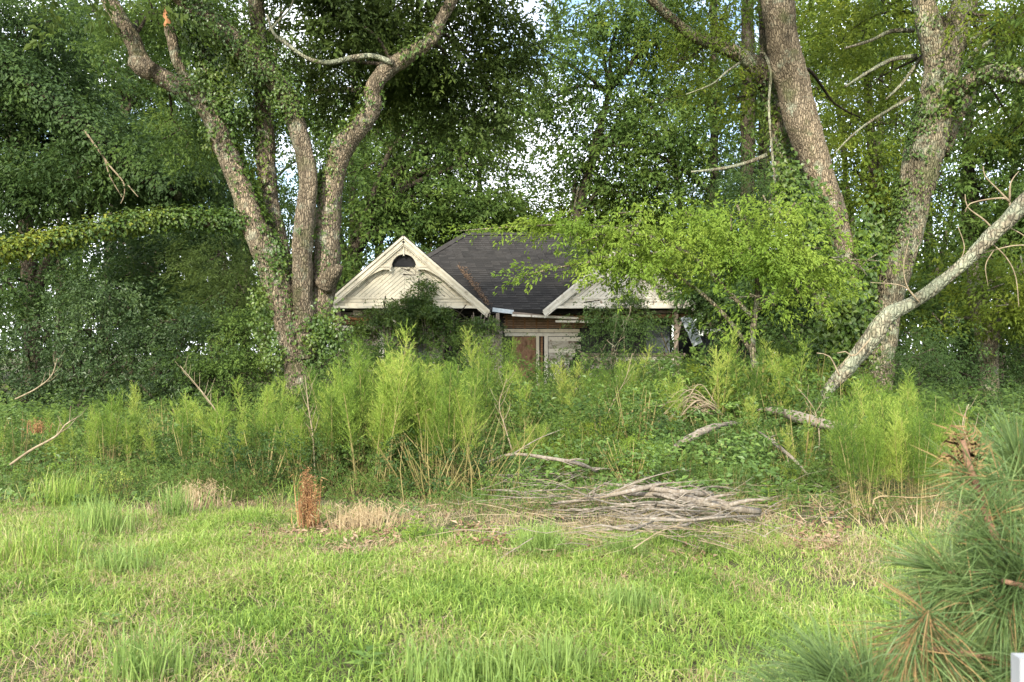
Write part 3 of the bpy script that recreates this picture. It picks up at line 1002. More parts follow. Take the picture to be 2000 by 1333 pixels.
# ---------------- left many-stemmed tree
D1 = 16.0
lt_o = P(588, 846, D1); lt_o[2] = 0
left_tree = empty('shade_tree', tuple(lt_o), 'tall tree of several leaning tan trunks rising left of the house', 'tree')
S = {}
S['a'] = pxpath([(592, 870, 42), (588, 760, 34), (577, 690, 32), (556, 600, 35), (528, 505, 34), (492, 430, 31), (470, 365, 27), (440, 290, 26), (415, 225, 25), (385, 190, 23), (335, 162, 21), (290, 135, 20), (272, 110, 20), (258, 78, 20), (232, 36, 19), (205, -15, 18), (150, -120, 15), (60, -240, 10)], D1)
S['a2'] = pxpath([(440, 285, 20), (428, 230, 19), (415, 160, 16), (393, 95, 12), (366, 35, 10), (340, -30, 9), (300, -120, 7)], D1 + .1)
S['b'] = pxpath([(572, 640, 16, 16.3), (556, 540, 19, 16.4), (543, 460, 19, 16.5), (525, 375, 19, 16.5), (518, 262, 19, 16.5), (514, 187, 18, 16.5), (508, 100, 18, 16.5), (500, 0, 17, 16.4), (492, -120, 15, 16.2), (470, -260, 11, 16)], D1)
S['c'] = pxpath([(600, 700, 22, 15.9), (592, 590, 22, 15.8), (590, 500, 23, 15.7), (595, 430, 22, 15.7), (601, 345, 22, 15.7), (587, 275, 21, 15.7), (565, 200, 22, 15.7), (541, 162, 24, 15.6), (489, 110, 27, 15.5), (433, 60, 27, 15.3), (375, 12, 24, 15.1), (300, -60, 20, 14.8), (180, -160, 14, 14)], D1)
S['d'] = pxpath([(606, 730, 26, 16.2), (624, 600, 28, 16.2), (638, 520, 27, 16.2), (641, 440, 27, 16.2), (648, 360, 25, 16.2), (668, 293, 24, 16.1), (700, 252, 21, 16), (728, 212, 19, 16), (728, 180, 17, 16), (742, 152, 17, 16), (768, 128, 18, 16), (805, 104, 17, 16), (842, 80, 14, 16), (860, 42, 12, 16), (888, -8, 12, 16), (930, -90, 11, 16), (990, -200, 8, 16)], D1)
S['limb'] = pxpath([(488, 437, 17, 16), (440, 432, 14, 15.8), (360, 430, 14, 15.4), (280, 434, 14, 15), (200, 449, 14, 14.5), (110, 470, 14, 14), (0, 494, 14, 13.3), (-90, 515, 12, 12.7), (-200, 545, 9, 12)], D1)
for k_, nm in (('a', 'trunk'), ('a2', 'limb'), ('b', 'trunk'), ('c', 'trunk'), ('d', 'trunk'), ('limb', 'limb')):
    S[k_] = (S[k_][0], S[k_][1] * {'a': .84, 'c': .86, 'b': .92, 'd': .92}.get(k_, .95))
    pts, rad = S[k_]
    stem_obj(nm, pts, rad, 'bark_tan', left_tree, lt_o)
# knobby stub and broken snags
pts, rad = pxpath([(300, 143, 19), (278, 132, 20), (264, 120, 17), (260, 112, 8)], D1 - .15)
stem_obj('stub', pts, rad, 'bark_tan', left_tree, lt_o, 20)
pts, rad = pxpath([(405, 190, 8), (368, 160, 9), (346, 120, 10), (337, 80, 11), (330, 55, 10)], D1 + .15)
stem_obj('snag', pts, rad, 'bark_tan', left_tree, lt_o, 14)
pts, rad = pxpath([(331, 60, 9), (326, 42, 8), (321, 14, 3)], D1 + .15)
s_ = stem_obj('broken_end', pts, rad, 'raw_wood', left_tree, lt_o, 9, .05, 0.03); s_['label'] = 'splintered orange wood of the snapped snag'
pts, rad = pxpath([(632, 560, 20, 16.0), (650, 536, 16, 15.9), (660, 522, 10, 15.85), (658, 516, 3, 15.85)], D1)
stem_obj('stub', pts, rad, 'bark_tan', left_tree, lt_o, 18)
# bare side branches
tb = MB()
for pl, dd in (([(768, 124, 6), (730, 110, 5), (690, 113, 5.5), (640, 123, 5), (600, 114, 4), (562, 88, 4), (535, 66, 3), (522, 30, 2)], 15.8),
               ([(525, 62, 2.5), (545, 40, 2.2), (566, 18, 2), (576, -8, 1.6)], 15.8), ([(562, 88, 3), (548, 72, 2.4), (536, 76, 1.5)], 15.8)):
    pts, rad = pxpath(pl, dd); tb = MB(); tube(tb, pts, rad, 8, .1, lump=.15)
    link('bare_branch', tb.build('bare_branch', 'bark_pale', lt_o, True), left_tree)


def crown(name, parent, origin, clusters, leaf, bark='bark_dark', kind='tree', size=1.0, froms=None, r0=0.05):
    mb = MB()
    add_crown(mb, clusters, kind, 0, 1, True, size)
    if froms is not None:
        for cl in clusters:
            c = P(cl[0], cl[1], cl[2])
            f = min(froms, key=lambda q: np.linalg.norm(np.asarray(q) - c) + (0 if q[2] < c[2] + .5 else 3))
            limb_to(mb, f, c, r0 * cl[2] / 20, 0.02, m=1)
    return link(name, mb.build(name, [leaf, bark], origin), parent)


# the crown: most of it hangs above the picture, its lower sprays show at the top
crown('crown', left_tree, lt_o, [
    (640, 30, 17, 90, 90, 1.2, 3.6), (760, 20, 17.5, 110, 90, 1.3, 3.8), (900, 90, 18, 110, 110, 1.5, 3.6), (700, 190, 18.5, 70, 50, 1.0, 2.6),
    (980, 30, 17.5, 60, 60, 1.0, 2.4), (850, 200, 18.5, 100, 60, 1.2, 3.0), (960, 190, 18.5, 70, 60, 1.2, 2.6), (600, 150, 18, 60, 70, 1, 2.0)],
    'lf_olive', size=1.15, froms=[S['d'][0][12], S['d'][0][14], S['b'][0][8], S['d'][0][10]])
crown('crown', left_tree, lt_o, [
    (300, 20, 17, 110, 50, 1.0, 1.6), (230, 60, 18, 70, 50, 1.0, 1.2), (450, 20, 17, 60, 70, .9, 1.6), (330, 250, 17.5, 70, 70, .8, 1.5), (480, 250, 17.2, 50, 100, .6, 1.0)],
    'lf_mid', froms=[S['a'][0][10], S['a'][0][13], S['a2'][0][3]])
crown('crown', left_tree, lt_o, [
    (300, -260, 15, 380, 170, 3.0, .5), (700, -270, 15.5, 380, 170, 3.0, .5), (80, -160, 13, 200, 120, 2.5, .4), (520, -420, 14, 420, 170, 4, .4), (900, -180, 18, 150, 100, 2, .6)],
    'lf_olive', size=2.2, froms=[S['a'][0][16], S['b'][0][9], S['d'][0][15], S['c'][0][11]], r0=.14)

# ivy on that tree
iv = MB()
ivy_on(iv, *S['limb'], 8000, .075, .10, (0, -.5, .5), 0, m=0)
ivy_limb = link('climbing_ivy', iv.build('climbing_ivy', ['lf_ivy', 'lf_ivy_sun_tint']))
# sunlight on the outer half is put into a yellower leaf colour
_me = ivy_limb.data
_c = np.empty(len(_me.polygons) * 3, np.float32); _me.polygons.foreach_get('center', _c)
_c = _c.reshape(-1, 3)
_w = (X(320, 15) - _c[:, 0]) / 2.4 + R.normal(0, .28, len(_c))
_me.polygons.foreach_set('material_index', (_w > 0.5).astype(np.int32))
tag(ivy_limb, 'dense ivy sleeve with sunlit yellow put into its outer leaves, wrapped round the long horizontal limb at left', 'ivy')
iv = MB()
ivy_on(iv, *S['a'], 6000, .04, .02, None, .62, seed=2)
ivy_on(iv, *S['a'], 1100, .07, .08, (1.6, .2, 0), .35, t0=.05, t1=.24)
ivy_on(iv, *S['a'], 900, .08, .10, (1.6, .3, .3), .40, t0=.30, t1=.50)
ivy_on(iv, *S['a2'], 3200, .09, .20, (0, -.4, 0), .28)
ivy_on(iv, *S['b'], 4500, .05, .04, None, .60, seed=4)
ivy_on(iv, *S['b'], 900, .09, .15, (-.6, -.3, 0), .2, t0=.3, t1=.7)
ivy_on(iv, *S['c'], 3000, .045, .03, (.8, 0, 0), .60, t0=0, t1=.5, seed=5)
ivy_on(iv, *S['c'], 7000, .065, .16, (0, -.2, .1), .30, t0=.50, t1=1.0)
ivy_on(iv, *S['d'], 4500, .06, .05, (-1.4, 0, 0), .50, t0=0, t1=.42, seed=6)
ivy_on(iv, *S['d'], 1200, .08, .12, (-.6, 0, .6), .48, t0=.4, t1=.75, seed=7)
for (px, py, rx, ry, k) in ((545, 520, 28, 50, 420), (610, 650, 34, 36, 560), (640, 650, 36, 50, 700), (512, 600, 22, 60, 320), (440, 190, 45, 60, 600), (370, 170, 40, 30, 320), (455, 110, 45, 50, 500), (540, 690, 26, 30, 260)):
    c = P(px, py, 15.75)
    q = c + R.normal(0, 1, (k, 3)) * np.array([rx * .01 * .55, .16, ry * .01 * .55])
    dv = np.array([0, -1, .4]) + R.normal(0, .6, (k, 3)); dv /= np.linalg.norm(dv, axis=1)[:, None]
    dd = np.array([0, 0, -1.]) + R.normal(0, .6, (k, 3)); dd -= dv * np.sum(dd * dv, 1)[:, None]; dd /= np.linalg.norm(dd, axis=1)[:, None]
    leaves(iv, q, dd, dv, R.uniform(.05, .09, k), .06, .1)
tag(link('climbing_ivy', iv.build('climbing_ivy', 'lf_ivy')), 'ragged green ivy climbing the tan trunks left of the house', 'ivy')

# ---------------- right V-shaped tree
D2 = 17.0
rt_o = P(1690, 800, D2); rt_o[2] = 0
right_tree = empty('shade_tree', tuple(rt_o), 'huge V-shaped tree with two leaning grey-brown trunks right of the house', 'tree')
T = {}
T['a'] = pxpath([(1690, 850, 55), (1682, 740, 44), (1668, 640, 32), (1660, 560, 26), (1645, 490, 26), (1622, 412, 29), (1600, 340, 31), (1580, 280, 33), (1560, 215, 35), (1543, 150, 35), (1532, 100, 34), (1516, 0, 32), (1500, -120, 28), (1470, -280, 20)], D2)
T['b'] = pxpath([(1670, 760, 40, 17.4), (1640, 640, 30, 17.6), (1600, 540, 26, 17.8), (1565, 440, 25, 18), (1540, 340, 26, 18), (1525, 250, 25, 18), (1505, 180, 22, 18), (1480, 132, 20, 18), (1440, 106, 15, 17.9), (1400, 88, 14, 17.8), (1350, 68, 12, 17.6), (1312, 36, 10, 17.4), (1262, -10, 9, 17.2), (1200, -80, 7, 17)], D2)
T['b2'] = pxpath([(1512, 215, 17, 18), (1500, 130, 15, 18.1), (1496, 40, 14, 18.2), (1490, -80, 12, 18.4)], D2)
T['c'] = pxpath([(1705, 850, 48, 16.8), (1708, 750, 36, 16.8), (1716, 680, 33, 16.8), (1736, 590, 28, 16.8), (1752, 520, 30, 16.8), (1775, 445, 31, 16.8), (1795, 340, 36, 16.8), (1820, 240, 37, 16.8), (1836, 175, 36, 16.8), (1836, 110, 34, 16.8), (1815, 50, 25, 16.8), (1802, -10, 22, 16.8), (1790, -120, 20, 16.8), (1770, -260, 14, 16.8)], D2)
T['c2'] = pxpath([(1838, 170, 28, 16.75), (1850, 110, 27, 16.7), (1868, 50, 26, 16.7), (1888, -5, 24, 16.7), (1915, -110, 20, 16.6), (1960, -260, 14, 16.5)], D2)
T['r'] = pxpath([(1835, 200, 22, 16.7), (1862, 180, 20, 16.5), (1900, 158, 18, 16.2), (1940, 143, 18, 15.9), (1980, 146, 17, 15.6), (2030, 158, 16, 15.3), (2120, 190, 13, 15)], D2)
T['e'] = pxpath([(1842, 300, 14, 17.2), (1868, 240, 11, 17.4), (1895, 185, 10, 17.6), (1930, 120, 9, 17.8), (1975, 60, 8, 18), (2030, -10, 6, 18.3)], D2)
for k_, nm in (('a', 'trunk'), ('b', 'trunk'), ('b2', 'limb'), ('c', 'trunk'), ('c2', 'limb'), ('r', 'limb'), ('e', 'limb')):
    T[k_] = (T[k_][0], T[k_][1] * .93)
    stem_obj(nm, *T[k_], {'b': 'bark_grey', 'b2': 'bark_dark', 'r': 'bark_grey', 'e': 'bark_tan'}.get(k_, 'bark_grey' if k_ in ('c', 'c2') else 'bark_tan'), right_tree, rt_o, 34 if nm == 'trunk' else 22)
tb = MB()
for pl, dd in (([(1526, 470, 2), (1516, 380, 2.2), (1508, 300, 2.4), (1502, 210, 2.6), (1505, 140, 3), (1492, 105, 3), (1484, 103, 1.5)], 17.0),
               ([(1445, 123, 3), (1420, 140, 2.5), (1390, 165, 2), (1340, 185, 1.2)], 17.2), ([(1785, 60, 5), (1740, 62, 4), (1700, 80, 3), (1650, 95, 2)], 17.5),
               ([(1790, 110, 5), (1740, 118, 4), (1690, 145, 3), (1650, 170, 2)], 17.5), ([(1800, 110, 4), (1765, 160, 3), (1730, 195, 2)], 17.5),
               ([(1780, 190, 4), (1720, 225, 3), (1670, 260, 2.5), (1630, 300, 1.5)], 17.8), ([(1505, 300, 5), (1460, 318, 4), (1410, 330, 3), (1350, 336, 2)], 18.2),
               ([(1880, 95, 5), (1920, 60, 4), (1960, 42, 3), (2010, 20, 2)], 17.2), ([(1862, 135, 6), (1900, 105, 5), (1935, 80, 4)], 16.9)):
    pts, rad = pxpath(pl, dd); tb = MB(); tube(tb, pts, rad, 7, .1, lump=.15)
    link('side_branch', tb.build('side_branch', 'bark_pale', rt_o, True), right_tree)
crown('crown', right_tree, rt_o, [
    (1660, 60, 19, 70, 70, 1.2, 1.6), (1720, 150, 19, 60, 60, 1.0, 1.2), (1960, 60, 18, 60, 60, 1.0, 2.0), (1975, 240, 18, 40, 60, 1.0, 1.5), (1680, 230, 19.5, 60, 50, 1.0, 1.3),
    (1930, 30, 16, 90, 40, 1.0, 1.6), (1400, 30, 18, 80, 40, 1.0, 1.5), (1740, 10, 18, 60, 40, 1, 1.6), (1440, 190, 18.8, 60, 60, 1., 1.5), (1330, 120, 18, 60, 50, 1., 1.4)],
    'lf_yellow', froms=[T['c'][0][9], T['b'][0][9], T['c2'][0][2], T['a'][0][9]])
crown('crown', right_tree, rt_o, [
    (1300, -230, 16, 300, 150, 3.0, .5), (1700, -260, 16, 340, 170, 3.0, .5), (2100, -150, 15, 250, 130, 3.0, .5), (1600, -420, 15, 420, 170, 4, .4), (2250, 150, 16, 160, 150, 2.5, .7)],
    'lf_mid', size=2.2, froms=[T['a'][0][12], T['c'][0][12], T['c2'][0][4], T['b'][0][12], T['r'][0][6]], r0=.14)
iv = MB()
ivy_on(iv, *T['a'], 2200, .08, .08, (-1.5, -.2, 0), .42, t0=.05, t1=.42, seed=2)
ivy_on(iv, *T['b'], 3500, .09, .14, (0, -.7, 0), .40, t0=.1, t1=.62, seed=2)
ivy_on(iv, *T['b'], 700, .07, .07, (0, .3, .8), .45, t0=.55, t1=.9, seed=3)
ivy_on(iv, *T['c'], 4500, .07, .07, (-1.6, 0, 0), .46, t0=.1, t1=.62, seed=5)
ivy_on(iv, *T['c'], 1200, .08, .08, (.2, -.6, 0), .52, t0=.4, t1=1, seed=7)
ivy_on(iv, *T['c2'], 1200, .08, .08, None, .5, seed=8)
ivy_on(iv, *T['r'], 1200, .08, .10, (0, 0, .5), .48, seed=9)
ivy_on(iv, *T['e'], 900, .08, .12, None, .3)
for (px, py, rx, ry, k) in ((1655, 600, 38, 50, 900), (1650, 650, 50, 40, 800), (1700, 480, 22, 70, 700), (1610, 700, 40, 40, 500), (1540, 370, 25, 50, 600), (1850, 190, 25, 35, 300), (1580, 420, 25, 60, 700)):
    c = P(px, py, 16.5)
    q = c + R.normal(0, 1, (k, 3)) * np.array([rx * .0108 * .55, .18, ry * .0108 * .55])
    dv = np.array([0, -1, .4]) + R.normal(0, .6, (k, 3)); dv /= np.linalg.norm(dv, axis=1)[:, None]
    dd = np.array([0, 0, -1.]) + R.normal(0, .6, (k, 3)); dd -= dv * np.sum(dd * dv, 1)[:, None]; dd /= np.linalg.norm(dd, axis=1)[:, None]
    leaves(iv, q, dd, dv, R.uniform(.09, .15, k), .09, .1)
tag(link('climbing_ivy', iv.build('climbing_ivy', 'lf_ivy')), 'dark green ivy clinging to the two trunks of the V-shaped tree', 'ivy')

# ---------------- leaning dead trunk
D3 = 13.0
dt_o = P(1580, 800, D3 + .4)
dead = empty('dead_tree', (dt_o[0], dt_o[1], 0), 'bare pale dead trunk leaning up to the right across the V-shaped tree', 'dead tree')
do = np.array([dt_o[0], dt_o[1], 0])
pts, rad = pxpath([(1545, 842, 12, 13.6), (1590, 800, 13, 13.4), (1622, 757, 14, 13.3), (1660, 714, 18, 13.2), (1702, 662, 21, 13.1), (1735, 618, 20, 13), (1790, 587, 18, 12.9), (1850, 542, 17, 12.8), (1892, 505, 17, 12.7), (1940, 458, 21, 12.6), (2000, 400, 23, 12.5), (2090, 310, 24, 12.3), (2200, 190, 22, 12)], D3)
stem_obj('trunk', pts, rad * .76, 'bark_pale', dead, do, 28, .05, .012, .14)
tw = MB()
for pl in ([(1790, 585, 3), (1770, 560, 2.2), (1765, 520, 1.6), (1775, 470, 1)], [(1795, 590, 3), (1760, 565, 2), (1700, 552, 1)],
           [(1945, 455, 4), (1925, 430, 3), (1890, 405, 2), (1885, 380, 1)], [(1975, 420, 4), (1972, 395, 3), (1940, 392, 2.6), (1900, 398, 2), (1885, 415, 1.2)],
           [(1972, 395, 3), (1950, 370, 2), (1925, 345, 1.6), (1920, 325, 1)], [(1972, 392, 3), (1975, 360, 2), (1990, 335, 1)],
           [(1900, 500, 3.5), (1940, 490, 3), (1985, 478, 2.6), (2030, 480, 2)], [(1930, 470, 3), (1960, 500, 2.4), (1985, 540, 1.6), (1990, 600, 1)],
           [(1940, 490, 2.5), (1925, 520, 2), (1930, 560, 1)], [(1700, 662, 3.5), (1670, 690, 3), (1650, 688, 2.4), (1635, 690, 1.6)], [(1668, 692, 2.4), (1655, 705, 1.8), (1640, 720, 1)],
           [(1960, 440, 3), (2000, 460, 2.4), (2040, 500, 2)], [(1870, 520, 2.5), (1880, 480, 2), (1870, 440, 1.2)], [(1640, 735, 3), (1620, 700, 2), (1595, 690, 1.2)]):
    p_, r_ = pxpath(pl, 12.75); p_[1:-1] += R.normal(0, .02, p_[1:-1].shape); tw = MB(); tube(tw, p_, r_ * .6, 6, .08, lump=.3)
    link('bare_branch', tw.build('bare_branch', 'twig_pale', do, True), dead)
for i in range(7):
    sp_ = MB()
    a = P(1585 + i * 6, 778 + i * 3, 13.35); b = P(1560 + i * 4 + random.uniform(-8, 8), 806 + random.uniform(-4, 10), 13.3)
    beam(sp_, a, b, .03, .02)
    link('splintered_end', sp_.build('splintered_end', 'wood_grey', do), dead)

# ---------------- trees behind, each on its own spot
def back_tree(label, stems, d, clusters, leaf, bark='bark_dark', kind='tree', size=1.0, grow=1.25, name='broadleaf_tree', sides=14, group=None, r0=0.06, extra=None):
    o = P(stems[0][0][0], stems[0][0][1], d); o[2] = 0
    e = empty(name, tuple(o), label, 'tree', group)
    fr = []
    for st in stems:
        pts, rad = pxpath(st, d)
        if st is stems[0]:
            pts[0][2] = -0.05
        stem_obj('trunk', pts, rad, bark, e, o, sides, .15, .02, .12)
        fr += list(pts[1:])
    g2 = (size * grow) ** 2 / size ** 2 * .92
    crown('crown', e, o, [c_[:6] + (c_[6] * g2,) for c_ in clusters], leaf, bark, kind, size * grow, fr, r0)
    if extra:
        for pl, dd in extra:
            mb = MB()
            p_, r_ = pxpath(pl, dd); tube(mb, p_, r_, 8, .2, lump=.12)
            link('limb', mb.build('limb', bark, o, True), e)
    return e


back_tree('dark forked tree at the far left edge above the shrubs',
          [[(66, 760, 18), (63, 640, 14), (62, 560, 14), (52, 470, 14), (45, 380, 13), (30, 300, 11), (10, 200, 9)], [(62, 600, 12), (88, 525, 10), (118, 485, 9), (160, 440, 6)]], 24,
          [(80, 200, 22, 110, 90, 1.8, 3.2), (180, 250, 22, 90, 60, 1.4, 2.6), (40, 60, 21, 90, 90, 1.5, 2.6), (250, 330, 22.5, 90, 60, 1.4, 2.8), (20, 330, 21, 60, 60, 1.2, 2.6),
           (60, 420, 22, 80, 35, 1.2, 1.6), (330, 300, 21, 80, 60, 1.2, 2.4), (160, 340, 20, 90, 50, 1.0, 2.0), (-60, 250, 21, 70, 200, 1.5, 2.5), (370, 370, 22, 70, 50, 1.2, 2.4), (110, 100, 23, 60, 50, 1.2, 1.0), (0, 560, 22, 50, 70, 1.2, 2)],
          'lf_dark', extra=[([(-20, 100, 14), (70, 180, 15), (150, 240, 17), (220, 300, 17), (290, 350, 14), (350, 385, 10)], 19.5)])
iv = MB()
p_, r_ = pxpath([(-20, 100, 14), (70, 180, 15), (150, 240, 17), (220, 300, 17), (290, 350, 14), (350, 385, 10)], 19.5)
ivy_on(iv, p_, r_, 6500, .11, .30, None, .1)
tag(link('climbing_ivy', iv.build('climbing_ivy', 'lf_dark')), 'dark shaded creeper draped over the diagonal limb at upper left', 'ivy')
for i, pl in enumerate(([(165, 255, 4), (190, 290, 3.8), (215, 325, 3.4), (240, 355, 3), (243, 380, 2), (236, 398, 1.5)], [(205, 312, 3), (215, 345, 2.4), (238, 385, 1.4)], [(250, 362, 2.4), (270, 385, 1.2)])):
    p_, r_ = pxpath(pl, 19.0); mb = MB(); tube(mb, p_, r_ * .5, 6, .1)
    tag(link('hanging_twig', mb.build('hanging_twig', 'twig_pale')), ('longest pale twig hanging below the diagonal limb', 'second pale twig crossing the longest one under the diagonal limb', 'short pale twig branching right under the diagonal limb')[i], 'twig')
back_tree('mid-green tree filling the gap behind the ivy-sleeved limb',
          [[(300, 740, 12), (310, 640, 10), (300, 540, 9), (320, 430, 8)], [(300, 560, 7), (400, 470, 6), (440, 350, 5)]], 30,
          [(330, 500, 28, 110, 60, 1.8, 2.2), (420, 440, 30, 80, 60, 1.8, 1.7), (240, 540, 29, 90, 50, 1.6, 2.2), (430, 330, 30, 70, 70, 2, 1.5), (400, 230, 31, 90, 80, 2.0, 1.9), (180, 460, 30, 60, 40, 1.6, 1.2), (450, 560, 28, 70, 60, 1.6, 2.4), (330, 600, 27, 120, 50, 1.6, 2.6)],
          'lf_dark')
back_tree('tree with pale blue-green leaves between the sky gaps at upper left',
          [[(200, 740, 12), (215, 500, 10), (240, 250, 8), (260, 60, 6)]], 34,
          [(180, 60, 34, 60, 60, 2, .9), (290, 180, 34, 90, 80, 2, 1.7), (220, 130, 33, 60, 60, 2, .6), (370, 100, 33, 90, 80, 2, 1.9), (100, 20, 34, 60, 40, 2, .7), (420, 30, 33, 80, 50, 2, 1.5)],
          'lf_mid')
back_tree('wide dark tree with fanning limbs behind the left gable',
          [[(676, 700, 24), (680, 560, 20), (700, 470, 16), (740, 400, 12), (780, 330, 9), (830, 270, 6)]], 36,
          [(740, 440, 36, 80, 60, 2, 2.2), (850, 420, 36, 100, 45, 2, 2.6), (820, 340, 36, 90, 55, 2, 2.1), (930, 400, 37, 80, 40, 2, 2.2), (700, 330, 36, 60, 60, 2, 1.5), (900, 300, 37, 80, 50, 2, 1.2), (730, 260, 36, 70, 60, 2, 1.4),
           (850, 250, 37, 100, 60, 2, 1.8), (960, 440, 36, 60, 30, 2, 2.2), (680, 560, 34, 50, 60, 2, 2.2), (740, 520, 35, 60, 40, 2, 2.6), (1010, 240, 37, 60, 60, 2, 1.3), (990, 330, 37, 50, 30, 2, 1.6)],
          'lf_mid', extra=[([(700, 475, 9), (760, 440, 7), (830, 430, 5), (930, 425, 3)], 35.5), ([(720, 430, 8), (790, 370, 6), (880, 330, 4), (960, 320, 2)], 35.5),
                            ([(705, 460, 9), (730, 380, 7), (760, 300, 5), (800, 250, 3)], 35.5), ([(745, 395, 7), (820, 340, 5), (900, 310, 3.5), (980, 240, 2)], 36), ([(680, 520, 8), (640, 430, 6), (650, 330, 4)], 35.5),
                            ([(600, 180, 5), (680, 176, 6), (760, 180, 6), (880, 170, 4), (990, 175, 3)], 30)])
back_tree('airy blue-green tree framing the sky gap above the roof',
          [[(1120, 740, 13), (1110, 560, 12), (1130, 420, 10), (1160, 300, 8), (1190, 180, 6)]], 34,
          [(1190, 150, 33, 80, 80, 2, 1.5), (1280, 90, 33, 90, 80, 2, 2.0), (1250, 220, 34, 90, 60, 2, 1.4), (1150, 280, 34, 70, 40, 2, 1.7), (1330, 280, 33, 80, 60, 2, 1.7), (1230, 340, 34, 90, 40, 2, 1.7), (1130, 330, 34, 60, 40, 2, 1.4),
           (1060, 200, 34, 50, 50, 2, 1.6), (1370, 200, 33, 70, 60, 2, 1.9), (1300, 20, 33, 110, 50, 2, 1.7), (1150, 30, 34, 50, 40, 2, .8), (1020, 90, 34, 50, 80, 2, 1.0), (1200, 10, 33, 60, 40, 2, 1.6), (1300, 360, 33, 100, 50, 2, 1.5)],
          'lf_mid', extra=[([(1420, 400, 6), (1330, 330, 4), (1250, 290, 3), (1180, 285, 2)], 33)])
back_tree('low rounded tree behind the roof ridge',
          [[(1030, 740, 12), (1040, 600, 10), (1060, 480, 8)]], 40,
          [(1010, 450, 40, 80, 30, 2, 2.2), (1100, 420, 39, 90, 40, 2, 2.4), (1200, 430, 38, 90, 50, 2, 2.4), (1300, 450, 37, 90, 60, 2, 2.4), (1000, 400, 41, 30, 20, 1.5, .8), (1150, 500, 38, 120, 40, 2, 2.4)],
          'lf_yellow')
for i, (px, w, d, lab) in enumerate(((1392, 9, 33, 'slim dark pine trunk, leftmost of three behind the V-shaped tree'), (1458, 15, 32, 'stout dark pine trunk, middle of three behind the V-shaped tree'), (1490, 12, 35, 'dark pine trunk, rightmost of three behind the V-shaped tree'))):
    back_tree(lab, [[(px - 6, 760, w * 1.2), (px, 500, w), (px + 3, 250, w * .9), (px + 2, 0, w * .8), (px, -200, w * .6)]], d,
              [(px - 30, 60 + 40 * i, d, 60, 60, 1.5, .8), (px + 10, 420 - 30 * i, d - 1, 70, 60, 1.5, 1.5), (px, -150, d, 120, 80, 3, 1.2)], 'lf_dark', name='pine_tree', kind='cedar', size=.9)
back_tree('yellow-green tree seen through the fork of the V-shaped tree',
          [[(1690, 740, 16), (1700, 560, 14), (1710, 400, 11), (1700, 250, 9), (1690, 100, 6)]], 31,
          [(1690, 60, 30, 100, 80, 2, 2.1), (1620, 190, 31, 60, 70, 2, 1.2), (1740, 240, 30, 60, 70, 2, 1.6), (1660, 330, 31, 50, 50, 2, 1.3), (1720, 400, 30, 60, 60, 2, 1.8), (1670, 280, 31, 70, 30, 2, 1.2), (1610, 60, 31, 50, 50, 2, 1.9), (1690, 500, 29, 60, 60, 2, 2.2), (1600, 600, 28, 90, 80, 2, 2.6)],
          'lf_yellow')
back_tree('leafy tree behind the top right corner limb',
          [[(1880, 740, 14), (1890, 560, 12), (1900, 400, 11), (1890, 260, 8), (1920, 120, 6)]], 29,
          [(1930, 300, 28, 70, 80, 1.8, 2.1), (1890, 400, 29, 60, 60, 1.8, 1.8), (1970, 200, 28, 60, 70, 1.8, 1.9), (1870, 500, 29, 50, 50, 1.8, 1.8), (1960, 480, 27, 60, 60, 1.6, 1.9), (1900, 100, 29, 60, 60, 1.8, 1.5), (1850, 350, 29, 30, 50, 1.5, 1.), (1990, 60, 28, 50, 80, 2, 1.8), (2080, 300, 27, 80, 250, 2, 2.2), (1850, 600, 28, 80, 60, 1.8, 2.6)],
          'lf_mid')
back_tree('small tree with forked pale trunk and light leaves at the right edge',
          [[(1931, 775, 21), (1930, 720, 18), (1926, 650, 21), (1908, 580, 17), (1898, 500, 10)], [(1932, 690, 10), (1950, 640, 9), (1968, 610, 8), (2010, 560, 6)]], 24,
          [(1930, 560, 23, 60, 35, 1.0, 1.8), (1980, 600, 22.5, 50, 40, .9, 1.8), (1900, 520, 23.5, 50, 30, .9, 1.2), (1990, 530, 23, 40, 40, .9, 1.3), (2060, 560, 23, 60, 70, 1, 1.4), (1850, 620, 23, 40, 30, .8, .9)],
          'lf_yellow', bark='bark_grey', size=.85, sides=22)
back_tree('grey-leaved tangle of brown dead vines over a small cedar left of the trunks',
          [[(430, 760, 10), (435, 640, 8), (440, 520, 6)]], 21,
          [(440, 500, 20.5, 50, 70, .7, 1.6), (430, 590, 20, 60, 60, .8, 2.0), (470, 560, 20, 30, 70, .7, 1.5)],
          'lf_olive', kind='cedar', size=.8)
back_tree('dark thicket tree just right of the house',
          [[(1440, 770, 12), (1430, 650, 10), (1420, 560, 8)]], 25,
          [(1450, 560, 24, 60, 60, 1.0, 3.0), (1490, 620, 23.5, 70, 50, 1.2, 3.0), (1420, 500, 24, 50, 50, 1.0, 2.5), (1450, 640, 24, 40, 30, .8, 1.8), (1530, 560, 22, 60, 60, 1.2, 2.8), (1560, 650, 21, 50, 50, 1.0, 2.8)],
          'lf_dark')

